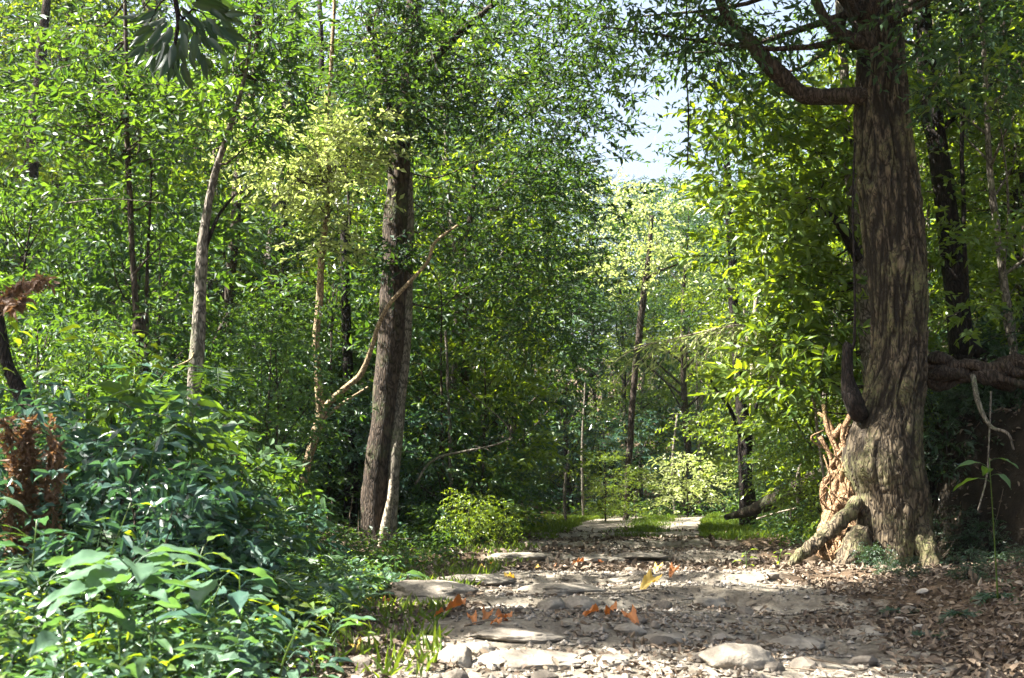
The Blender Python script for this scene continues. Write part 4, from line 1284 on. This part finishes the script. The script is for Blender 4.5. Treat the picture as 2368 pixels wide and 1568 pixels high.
rp = random.Random(9)
pts = []
kinds = [('broad', 'broad heart leaved plant in the near left undergrowth', 'heart leaved plants on the left'), ('oval', 'oval leaved plant in the near left undergrowth', 'oval leaved plants on the left'),
         ('lance', 'long narrow leaved plant in the near left undergrowth', 'narrow leaved plants on the left'), ('blue', 'blue green leaved plant in the near left undergrowth', 'blue green plants on the left'),
         ('bright', 'yellow green leaved plant in the near left undergrowth', 'yellow green plants on the left')]
tries = 0
while len(pts) < 120 and tries < 9000:
    tries += 1
    y = 4.6 + 7.5 * rp.random() ** 1.2
    x = rp.uniform(-.5 * y, float(pc(y) - half(y)) + .15)
    if any((x - a) ** 2 + (y - b) ** 2 < .24 ** 2 for a, b in pts):
        continue
    if y < 5.7 and x > -2.4 and rp.random() < .6:
        continue
    pts.append((x, y))
    k = rp.choices(kinds, [4, 4, 1.3, 4, 2.4])[0]
    dpath = float(pc(y) - half(y)) - x
    leafy_plant(x, y, k[0], k[1], k[2], h=min(.2 + .4 * dpath, 1.3, max(.15, (1130 - near_top(to_uv(x, y, .5)[0])) / FPX * y + CAMZ - g1(x, y))) * rp.uniform(.7, 1.3), n=rp.randint(6, 9), seed=100 + len(pts), size=rp.uniform(.7, 1.25))


# ---------------------------------------------------------------- ferns
def fern(x, y, z, label, mat, n=7, L=.9, group=None, seed=0, up=.6, name='fern', az=None):
    r = np.random.default_rng(seed)
    t = thing(name, label, 'fern', (x, y, z), 0, group)
    for k in range(n):
        a = (k * 2.4 + r.uniform(-.3, .3)) if az is None else az + r.uniform(-.8, .8)
        l = L * r.uniform(.7, 1.1)
        s = np.linspace(0, 1, 14)
        P = np.stack([np.cos(a) * l * s * .8, np.sin(a) * l * s * .8, l * (up * s - (up + .25) * s ** 2.4)], -1)
        mb = tube(MB(), P, np.linspace(.006, .002, 14), 4, cap=False)
        D = unit(np.gradient(P, axis=0))
        i = np.repeat(np.arange(2, 14), 2)
        sd = np.where(np.arange(len(i)) % 2 == 0, 1, -1)[:, None]
        side = unit(np.cross(D[i], UP)) * sd
        dd = side * .9 + D[i] * .5 - UP * .15 + r.normal(0, .08, (len(i), 3))
        ln = .26 * L * np.sin(np.pi * np.clip(s[i] * .95, .12, .97)) + .02
        nrm = unit(np.cross(D[i], side) * sd)
        leaves(mb, P[i] + D[i] * .02 * sd, dd, nrm, ln, ln * .22, r.uniform(.2, .9, len(i)), 'mid', .2)
        obj('frond', mb.mesh('fern_frond', mat), t)
    return t


def pfern(u, v, Y, label, mat, drop=.0, **kw):
    p = at(u, v, Y)
    return fern(p.x, p.y, g1(p.x, p.y) if drop is None else p.z - drop, label, mat, **kw)


def dead_frond(pathrows, label, seed):
    P, rad = pix_curve(pathrows, 22)
    r = np.random.default_rng(seed)
    mb = tube(MB(), P - P[0], rad, 5, cap=False)
    D = unit(np.gradient(P, axis=0))
    i = np.repeat(np.arange(1, 22), 10)
    dd = r.normal(0, .6, (len(i), 3)) + D[i] * .6 - UP * .5
    ln = r.uniform(.03, .085, len(i))
    leaves(mb, P[i] - P[0] + r.normal(0, .015, (len(i), 3)), dd, r.normal(0, 1, (len(i), 3)), ln, ln * .35, r.uniform(.2, 1, len(i)), 'mid', .6)
    o = tag(obj('dead_frond', mb.mesh('dead_frond', M['fern_dead'])), label, 'fern')
    o.location = P[0]


dead_frond([(0, 720, 8, 7.5), (25, 675, 7, 7.5), (60, 655, 6, 7.4), (110, 650, 4, 7.4)], 'curled orange dead frond at the left edge', 1)
dead_frond([(-25, 700, 8, 7.5), (-5, 690, 7, 7.4), (30, 705, 6, 7.3), (55, 690, 4, 7.3)], 'orange dead frond drooping below the curled one', 2)
for k in range(7):
    rr = random.Random(k)
    u = 20 + 16 * k
    dead_frond([(u, 1300, 6, 7.0), (u + rr.uniform(-15, 15), 1180, 6, 7.0), (u + rr.uniform(-25, 25), 1080, 5, 6.9), (u + rr.uniform(-50, 50), rr.uniform(960, 1050), 3, 6.8)],
               ['upright brown dead stalk, leftmost of its clump', 'brown dead stalk leaning left at the edge of the dark gap', 'brown dead stalk in the middle of the dark gap', 'tangled brown dead stalk with curled leaflets', 'tall brown dead stalk right of the tangle', 'brown dead stalk bending toward the green plants', 'rightmost brown dead stalk of its clump'][k], 10 + k)
frs = [(600, 1290, 7.5, .5), (700, 1330, 7.8, .45), (420, 1130, 8.5, .6), (560, 1120, 9.5, .6), (250, 1180, 7.4, .6), (300, 860, 9.4, .7), (720, 1250, 10, .5), (640, 1200, 10.5, .5), (500, 820, 10.5, .6), (120, 1240, 6.6, .5), (2150, 1400, 8.4, .28), (2230, 1330, 9.0, .3), (2080, 1360, 9.8, .26), (2300, 1300, 9.4, .3)]
for k, (u, v, Y, L) in enumerate(frs):
    pfern(u, v, Y, 'small green fern in the left undergrowth' if u < 1000 else 'small dark fern on the shaded litter slope at the right', M['leaf_under'] if u < 1000 else M['leaf_dark'], drop=.2 if u < 1000 else None,
          L=L, seed=k, n=7, group='ferns on the left' if u < 1000 else 'ferns on the right slope')


# ---------------------------------------------------------------- grass tufts beyond the shade
def grass_patch(name, n, fx, fy, hh, mat, seed, label_kind='stuff'):
    r = np.random.default_rng(seed)
    x, y = fx(r, n), fy(r, n)
    P = np.stack([x, y, gz(x, y) - .01], -1)
    D = np.stack([r.normal(0, .35, n), r.normal(0, .35, n), np.ones(n)], -1)
    L = r.uniform(.5, 1.2, n) * hh
    mb = MB()
    leaves(mb, P, D, r.normal(0, 1, (n, 3)) * np.array([1, 1, .1]), L, .012 + .05 * L, r.uniform(0, 1, n), 'far', .5)
    o = obj(name, mb.mesh(name, mat))
    o['kind'] = 'stuff'
    return o


def fpos(side, a, b):
    def f(r, n):
        f.y = r.uniform(a, b, n)
        d = half(f.y) + r.exponential(1.0, n) - .7
        return pc(f.y) + side * d
    return f


for nm, sd, a, b, n, h in (('grass', 1, 21, 42, 9000, .16), ('grass', -1, 21, 42, 6000, .15), ('grass', -1, 6, 20, 3500, .12)):
    f = fpos(sd, a, b)
    r = np.random.default_rng(5 + n)
    grass_patch(nm, n, lambda r_, n_: f(r_, n_), lambda r_, n_: f.y, h, M['grass'], 3 + n)
# middle strip between the wheel ruts, far part
r = np.random.default_rng(90)
yy = r.uniform(24, 42, 5000)
xx = pc(yy) + r.normal(0, .28, 5000) + .2
grass_patch('grass', 5000, lambda r_, n_: xx, lambda r_, n_: yy, .12, M['grass'], 91)

# ground cover: small leaves nobody could count
def ground_cover(name, n, xs, ys, L, mat, seed, lift=.18, keep=None):
    r = np.random.default_rng(seed)
    y = r.uniform(ys[0], ys[1], n * 3)
    x = r.uniform(-1, 1, n * 3) * .52 * y
    d = x - pc(np.clip(y, 0, 60))
    cl = fbm(np.stack([x * .9, y * .9, x * 0], -1), seed, 3)
    ok = keep(x, y, d, cl, r)
    x, y = x[ok][:n], y[ok][:n]
    n = len(x)
    P = np.stack([x, y, gz(x, y) + r.random(n) ** 1.5 * lift], -1)
    D = r.normal(0, 1, (n, 3)) * np.array([1, 1, .35])
    N = r.normal(0, .4, (n, 3)) + UP
    ln = L * r.uniform(.6, 1.3, n)
    mb = MB()
    leaves(mb, P, D, N, ln, ln * r.uniform(.35, .6, n), r.uniform(0, 1, n), 'mid' if ys[0] < 12 else 'far', .3)
    o = obj(name, mb.mesh(name, mat))
    o['kind'] = 'stuff'


leftk = lambda x, y, d, cl, r: (d < -half(y) - .1 + .5 * cl)
ground_cover('undergrowth', 20000, None, (4.2, 12), .075, M['leaf_broad'], 51, .30, leftk)
ground_cover('undergrowth', 5000, None, (4.2, 12), .06, M['leaf_lime'], 52, .36, leftk)
ground_cover('undergrowth', 30000, None, (12, 30), .09, M['leaf_under'], 53, .32, lambda x, y, d, cl, r: (d < -half(y) - .2 + .6 * cl))
ground_cover('undergrowth', 1800, None, (8.5, 13.5), .05, M['leaf_dark'], 54, .12, lambda x, y, d, cl, r: (d > half(y) + .4 + .6 * cl) & (cl > .12))
ground_cover('undergrowth', 22000, None, (19, 40), .10, M['leaf_under'], 55, .3, lambda x, y, d, cl, r: (d > half(y) + .6 + .6 * cl))
ground_cover('undergrowth', 22000, None, (40, 70), .2, M['leaf_under'], 56, .6, lambda x, y, d, cl, r: (cl > -.4))


ground_cover('undergrowth', 16000, None, (66, 140), .5, M['leaf_canopy'], 57, 1.5, lambda x, y, d, cl, r: (cl > -.5))

# ---------------------------------------------------------------- fallen leaves, twigs, stones
def litter(name, n, L, seed, keep, ys=(3.8, 24)):
    r = np.random.default_rng(seed)
    y = ys[0] + (ys[1] - ys[0]) * r.random(n * 4) ** 1.5
    x = r.uniform(-.52, .85, n * 4) * y
    d = x - pc(y)
    cl = fbm(np.stack([x * 1.2, y * 1.2, x * 0], -1), seed, 3)
    ok = keep(x, y, d, cl, r)
    x, y = x[ok][:n], y[ok][:n]
    m = len(x)
    P = np.stack([x, y, gz(x, y) + .005 + r.random(m) * .03], -1)
    D = r.normal(0, 1, (m, 3)) * np.array([1, 1, .30])
    N = unit(r.normal(0, .55, (m, 3)) + UP)
    ln = L * r.uniform(.5, 1.3, m)
    mb = MB()
    leaves(mb, P, D, N, ln, ln * r.uniform(.4, .65, m), np.clip(r.normal(.45, .25, m), 0, 1), 'mid', r.uniform(-.5, .6, m), .35)
    o = obj(name, mb.mesh(name, M['litter']))
    o['kind'] = 'stuff'


litter('fallen_leaves', 44000, .068, 61, lambda x, y, d, cl, r: (np.abs(d) > half(y) * .75 + .8 * cl) & (y < 16))
litter('fallen_leaves', 8500, .055, 62, lambda x, y, d, cl, r: (np.abs(d) < half(y) + .3) & (cl > .10) & (y < 18))
litter('fallen_leaves', 9000, .10, 63, lambda x, y, d, cl, r: (y > 14) & (np.abs(d) < half(y) + 1.2) & (cl > -.1), (14, 30))


def rock_mesh(name, seed, sx=1, sy=1, sz=.6, sub=3, rough=.28, mat='rock', facet=.5):
    import bmesh
    bm = bmesh.new()
    bmesh.ops.create_icosphere(bm, subdivisions=sub, radius=.5)
    V = np.array([v.co[:] for v in bm.verts])
    r = np.random.default_rng(seed)
    # cut by random planes for a broken look
    for k in range(9):
        nrm = unit(r.normal(0, 1, 3))
        dd = r.uniform(.30, .45)
        h = V @ nrm - dd
        V -= np.where(h > 0, h, 0)[:, None] * nrm * facet * 1.6
    V = V * (1 + rough * fbm(V * 3 + seed, seed, 4)[:, None] + (.07 * (1 - 2 * np.abs(fbm(V * np.array([5, 5, 16]) + seed, seed + 3, 3))) if sub > 2 else 0 * V[:, 0])[:, None])
    V *= np.array([sx, sy, sz])
    F = np.array([[v.index for v in f.verts] for f in bm.faces])
    bm.free()
    return MB().add(V, F, r.random()).mesh(name, M[mat], sub > 2)


def rock(u, v, Y, w, h, dep, label, seed, sink=.3, rz=0.0, name='rock', tilt=0.0):
    p = at(u, v, Y)
    z0 = g1(p.x, p.y)
    o = obj(name, rock_mesh(name, seed, w, dep, h * .85, 5 if w > .5 else 4), None, (p.x, p.y, z0 + h * (.5 - sink)), (tilt, 0, rz))
    return tag(o, label, 'rock')


def px(u, v):
    """depth at which the ground shows at this picture position"""
    best = None
    for Y in np.arange(3.5, 45, .05):
        p = at(u, v, Y)
        if p.z <= gz(np.array([p.x]), np.array([Y]), False)[0]:
            return float(Y)
    return 40.0


rocks = [(1000, 1378, .95, .34, .8, 'large smooth domed rock on the left of the track', 1), (1000, 1405, .72, .26, .35, 'blocky cracked rock face below the domed rock', 2), (1300, 1372, .80, .22, .7, 'long flat topped rock slab in the middle of the track', 3),
         (1270, 1412, .24, .20, .25, 'pale squared block under the flat slab, left one', 4), (1340, 1412, .34, .22, .3, 'pale squared block under the flat slab, right one', 5), (1090, 1350, .9, .2, .7, 'low ribbed rock ledge behind the domed rock', 6),
         (1530, 1490, .30, .13, .25, 'rounded grey stone right of the track middle', 7), (1700, 1545, .42, .24, .35, 'big pale stone at the bottom edge right', 8), (1050, 1545, .20, .20, .2, 'pale pointed stone at the bottom of the track', 9),
         (1105, 1520, .22, .16, .25, 'tan pyramid stone beside the pale pointed stone', 10), (1120, 1545, .26, .14, .3, 'dark stone in front of the pyramid stone', 11), (870, 1492, .24, .09, .2, 'pale stone near the left edge of the track', 12),
         (1190, 1478, .62, .12, .4, 'flat grey slab across the middle of the track', 13), (1240, 1540, .6, .16, .4, 'wide grey stone at the bottom middle', 14), (960, 1478, .4, .09, .3, 'thin grey slab left of the flat slab', 15), (1400, 1535, .35, .10, .3, 'low grey stone among leaves at the bottom', 16),
         (1455, 1460, .22, .12, .2, 'small dark stone in the sunlit band', 17), (1850, 1500, .4, .14, .35, 'half buried grey stone on the leafy right side', 18), (1380, 1300, .9, .16, .5, 'dark low ledge crossing behind the lit stones', 19), (1200, 1292, .8, .2, .5, 'dark ledge rock at the left of the far step', 20),
         (1480, 1290, .8, .14, .4, 'flat tan ledge on the far step', 21), (2000, 1470, .3, .12, .3, 'small stone half hidden in the right litter', 22), (1640, 1400, .3, .16, .25, 'mossy stone at the right edge of the lit band', 23), (920, 1410, .3, .14, .25, 'small broken rock at the left foot of the domed rock', 24)]
for (u, v, w, h, dp, lab, sd) in rocks:
    Y = px(u, v)
    p = at(u, v, Y)
    rock(u, v, Y, w, h, dp, lab, sd, .42, random.uniform(-.3, .3))

pm = [rock_mesh('stone', 40 + k, 1, random.uniform(.7, 1), random.uniform(.35, .6), 2, .2, 'pebble') for k in range(6)]
r = random.Random(4)
for k in range(130):
    y = 4.3 + 12 * r.random() ** 1.4
    x = float(pc(y)) + r.uniform(-1.05, 1.15) * float(half(y))
    s = r.uniform(.06, .20)
    z = g1(x, y)
    o = obj('stone', r.choice(pm), None, (x, y, z + s * .08), (r.uniform(-.2, .2), r.uniform(-.2, .2), r.uniform(0, 6.28)), s)
    tag(o, 'small grey stone lying loose on the track', 'stone', 'small stones on the track')

# gravel: too small to count
rg = np.random.default_rng(71)
n = 9000
gy = 4 + 16 * rg.random(n) ** 1.6
gx = pc(gy) + rg.normal(0, .55, n) * half(gy)
gs = rg.uniform(.008, .03, n)
base_v = np.array([[1, 0, 0], [-1, 0, 0], [0, 1, 0], [0, -1, 0], [0, 0, .7], [0, 0, -.7]], float)
base_f = np.array([[0, 2, 4], [2, 1, 4], [1, 3, 4], [3, 0, 4], [2, 0, 5], [1, 2, 5], [3, 1, 5], [0, 3, 5]])
VV = base_v[None] * gs[:, None, None] * rg.uniform(.6, 1.4, (n, 6, 3)) + np.stack([gx, gy, gz(gx, gy) + gs * .3], -1)[:, None]
gv = obj('gravel', MB().add(VV.reshape(-1, 3), (base_f[None] + (np.arange(n) * 6)[:, None, None]).reshape(-1, 3), np.repeat(rg.random(n), 6)).mesh('gravel', M['pebble']))
gv['kind'] = 'stuff'

# dead twigs strewn about
tw = MB()
for k in range(420):
    y = 4.2 + 15 * rg.random() ** 1.3
    side = rg.choice([-1, 1, 1])
    x = float(pc(y)) + side * float(half(y)) * rg.uniform(.4, 2.6)
    if x < -.5 * y:
        continue
    a, l = rg.uniform(0, 6.28), rg.uniform(.1, .55)
    q = np.linspace(-.5, .5, 6)
    X, Yq = x + np.cos(a) * q * l + .03 * rg.normal(0, 1, 6) * l, y + np.sin(a) * q * l
    Z = gz(X, Yq) + .015 + rg.random() * .02
    tube(tw, np.stack([X, Yq, Z], -1), np.linspace(.006, .002, 6) * rg.uniform(.6, 1.3), 4)
o = obj('fallen_twigs', tw.mesh('fallen_twigs', M['twig'], True))
o['kind'] = 'stuff'
for k in range(6):
    rr = random.Random(50 + k)
    u, v = [(1520, 1370), (1440, 1380), (1180, 1315), (1900, 1420), (720, 1290), (790, 1270)][k]
    Y = px(u, v)
    p = at(u, v, Y)
    a, l = rr.uniform(-.5, .5), rr.uniform(.5, .9)
    q = np.linspace(-.5, .5, 8)
    X, Yq = p.x + np.cos(a) * q * l, Y + np.sin(a) * q * l
    tb = tube(MB(), np.stack([X - p.x, Yq - Y, gz(X, Yq) + .03 - p.z], -1), np.linspace(.014, .006, 8), 6, .3, k)
    o = tag(obj('fallen_branch', tb.mesh('fallen_branch', M['bark_pale'], True), None, (p.x, Y, p.z)),
            ['pale stick lying right of the flat topped slab', 'crooked stick beside the flat topped slab', 'short stick on the sunlit dirt behind the slabs', 'grey stick on the leafy right slope', 'bleached stick in the dead brush near the twin stemmed trunk', 'thin stick at the foot of the twin stemmed trunk'][k], 'branch')

# coloured fallen leaves, each its own
cl = [(1070, 1420, 'orange', 'bright orange curled leaf standing up in the lit band', 1.5), (1125, 1432, 'orange', 'orange leaf right of the bright orange curled one', 1.0), (1150, 1442, 'orange', 'rusty leaf lying flat in the lit band', 1.0), (1180, 1440, 'orange', 'small rusty leaf, rightmost of the orange cluster', .8),
      (1155, 1455, 'orange', 'rusty leaf lowest of the orange cluster', .8), (1090, 1440, 'orange', 'rusty leaf under the bright orange curled one', .9), (1025, 1428, 'orange', 'brown orange leaf left of the orange cluster', .8),
      (895, 1402, 'orange', 'dull orange leaf at the left foot of the domed rock', 1.0), (850, 1400, 'yellow', 'pale yellow leaf left of the domed rock', 1.0), (1172, 1345, 'yellow', 'yellow leaf between the two big slabs', 1.2), (1345, 1312, 'orange', 'pale orange leaf behind the flat slab', 1.5),
      (1385, 1308, 'orange', 'deep orange leaf on the far edge of the light', 1.0), (1525, 1322, 'yellow', 'golden leaf beside an orange one on the lit dirt', 1.3), (1562, 1328, 'orange', 'orange leaf beside the golden one on the lit dirt', 1.4), (1515, 1360, 'yellow', 'large yellow brown leaf lying on the right of the track', 1.9),
      (825, 1515, 'yellow', 'yellow leaf at the left bottom of the track', 1.1), (1140, 1312, 'orange', 'small orange leaf on the back of the lit dirt', .9), (1110, 1318, 'yellow', 'small tan yellow leaf left on the lit dirt', .9), (1420, 1430, 'orange', 'rusty patch leaf on the right of the pale blocks', 1.3), (1380, 1435, 'orange', 'rusty leaf below the pale blocks', 1.3),
      (1455, 1440, 'orange', 'flat rusty leaf right of the rusty patch', 1.3), (1290, 1318, 'orange', 'peach leaf on the sunlit dirt', .9), (780, 1330, 'orange', 'rusty leaf in the shade left of the track', 1.0), (1240, 1320, 'yellow', 'tan leaf on the sunlit dirt', .9)]
LM = {}
for k_, m_ in (('orange', M['leaf_orange']), ('yellow', M['leaf_yellow'])):
    V, F, tn = one_leaf(.14, .105, 10, 4, .75, .7, .22, 2, 'heart')
    LM[k_] = MB().add(V, F, tn).mesh(k_ + '_leaf', m_, True)
for k, (u, v, c, lab, s) in enumerate(cl):
    rr = random.Random(k)
    Y = px(u, v)
    p = at(u, v, Y)
    tag(obj('fallen_leaf', LM[c], None, (p.x, Y, p.z + .05 * s), (rr.uniform(-.5, .5), rr.uniform(-.5, .1), rr.uniform(0, 6.28)), s * .72), lab, 'leaf')

# brush pile of thin dead stems near the twin stemmed tree
bp = MB()
for k in range(90):
    p = at(rg.uniform(690, 860), rg.uniform(1230, 1300), rg.uniform(15.5, 17.5))
    z = g1(p.x, p.y)
    a = rg.normal(0, 1, 3) * np.array([1, .6, .55])
    a[2] = abs(a[2])
    a = unit(a) * rg.uniform(.3, 1.1)
    q = np.linspace(0, 1, 7)[:, None]
    P = np.array([p.x, p.y, z]) + a * q + np.array([0, 0, -.35]) * q ** 2 * abs(a[0]) + rg.normal(0, .012, (7, 3))
    tube(bp, P, np.linspace(.007, .002, 7), 4, cap=False)
o = obj('dead_brush', bp.mesh('dead_brush', M['twig'], True))
o['kind'] = 'stuff'
# lianas
for k, (rows, lab) in enumerate([([(1590, -40, 4, 15), (1585, 120, 4, 15), (1592, 260, 4, 15), (1590, 380, 4, 15)], 'thin dark vine hanging across the gap of sky'),
                                 ([(1080, 900, 3, 17), (1180, 1010, 3, 17.5), (1010, 1060, 6, 18), (960, 1120, 5, 18)], 'grey crooked bough in the shaded undergrowth'),
                                 ([(150, 470, 3, 11), (250, 460, 3, 11), (380, 470, 2, 11)], 'thin pale twig crossing the left foliage')]):
    P, rad = pix_curve(rows, 24)
    tag(obj('vine', tube(MB(), P, rad, 6, .2, k).mesh('vine', M['bark_dark' if k == 0 else 'bark_grey'], True)), lab, 'vine')

# ---------------------------------------------------------------- say which one each repeat is
MARKS = [(-1e9, 'beside the picture'), (0, 'at the left edge'), (150, 'left of the thin leaning tree'), (325, 'between the thin leaning tree and the slender grey trunk'), (480, 'just right of the slender grey trunk'),
         (620, 'around the forked sapling'), (800, 'close to the twin stems'), (960, 'right of the twin stems'), (1120, 'left of the sky gap'), (1330, 'below the sky gap'), (1560, 'right of the sky gap'),
         (1760, 'left of the lit roots'), (1960, 'behind the massive trunk'), (2150, 'right of the massive trunk'), (2290, 'at the right edge'), (2369, 'beside the picture')]
SHORT = {'shrubs on the near left slope': 'green shrub', 'dark shrubs on the near left slope': 'dark shrub', 'yellowish shrubs on the near left slope': 'yellowish shrub', 'saplings on the left': 'left side sapling',
         'saplings on the right': 'right side sapling', 'shaded bushes behind the twin stemmed trunk': 'shaded bluish bush', 'far bushes at the end of the track': 'far bluish bush', 'bushes on the right of the track': 'right side leafy bush',
         'saplings on the near left slope': 'near slope sapling', 'low dark bushes under the massive trunk': 'low dark bush', 'dark bushes on the bank': 'dark bank bush', 'understorey trees left of the track': 'leafy understorey tree',
         'lime leaved trees on the left': 'lime leaved left tree', 'tall canopy trees on the left': 'tall left canopy tree', 'distant trees on the left': 'distant leafy tree', 'sunlit trees behind the bend': 'sunlit distant tree',
         'far trees on the rising slope': 'far slope tree', 'far tall trees on the slope': 'far tall slope tree', 'leafy trees on the right': 'leafy right tree', 'lime leaved trees on the right': 'lime leaved right tree',
         'tall canopy trees on the right': 'tall right canopy tree', 'heart leaved plants on the left': 'heart leaved plant', 'oval leaved plants on the left': 'oval leaved plant', 'narrow leaved plants on the left': 'narrow leaved plant',
         'blue green plants on the left': 'blue green plant', 'yellow green plants on the left': 'yellow green plant', 'ferns on the left': 'green fern', 'ferns on the right slope': 'small dark fern',
         'small stones on the track': 'small loose stone', 'bare thin sapling stems': 'bare grey sapling'}
ORD = ['nearest', 'second nearest', 'third nearest', 'fourth nearest', 'fifth nearest', 'sixth nearest', 'seventh nearest', 'eighth nearest', 'ninth nearest', 'tenth nearest']
cells = {}
for o in list(scene.objects):
    if o.parent is None and o.get('group') in SHORT and o.get('category'):
        u, v = to_uv(o.location.x, max(o.location.y, .5), o.location.z)
        if o['group'] == 'small stones on the track':
            w = 'at the left side of the track' if u < 1050 else ('in the left wheel rut' if u < 1250 else ('in the middle of the track' if u < 1450 else ('in the right wheel rut' if u < 1700 else 'at the right side of the track')))
            yy_ = o.location.y
            w = ('by the bottom edge, ' if yy_ < 5.6 else 'near the bottom, ' if yy_ < 6.8 else 'short of the flat slab, ' if yy_ < 8.6 else 'beside the lit slabs, ' if yy_ < 11.2 else 'behind the lit slabs, ' if yy_ < 13.5 else 'on the far dark step, ') + w.replace(' of the track', '')
        else:
            w = [m for k, m in MARKS if u >= k][-1]
        cells.setdefault((o['group'], w), []).append(o)
for (g, w), os_ in cells.items():
    os_.sort(key=lambda q: q.location.y)
    n = len(os_)
    for k, o in enumerate(os_):
        if w == 'beside the picture' and n > 1:
            o['label'] = SHORT[g] + ' standing ' + w
        elif n == 1:
            o['label'] = 'only ' + SHORT[g] + ' ' + w
        elif k == n - 1:
            o['label'] = 'farthest ' + SHORT[g] + ' ' + w
        elif k < 10:
            o['label'] = ORD[k] + ' ' + SHORT[g] + ' ' + w
        else:
            o['label'] = SHORT[g] + ' far back ' + w

# ---------------------------------------------------------------- haze in the air
HAZE = 0.00018


def haze():
    x0, x1, y0, y1, z0, z1 = -75, 75, -45, 112, -4, 46
    V = [(x, y, z) for x in (x0, x1) for y in (y0, y1) for z in (z0, z1)]
    F = [(0, 1, 3, 2), (4, 6, 7, 5), (0, 4, 5, 1), (2, 3, 7, 6), (0, 2, 6, 4), (1, 5, 7, 3)]
    m = bpy.data.materials.new('haze')
    m.use_nodes = True
    t = m.node_tree
    t.nodes.clear()
    o_ = t.nodes.new('ShaderNodeOutputMaterial')
    v_ = t.nodes.new('ShaderNodeVolumePrincipled')
    v_.inputs['Color'].default_value = (0.62, 0.79, 1.0, 1)
    v_.inputs['Density'].default_value = HAZE
    v_.inputs['Anisotropy'].default_value = 0.35
    t.links.new(v_.outputs[0], o_.inputs['Volume'])
    o = obj('haze', MB().add(V, F).mesh('haze', m))
    o['kind'] = 'stuff'


if HAZE:
    haze()
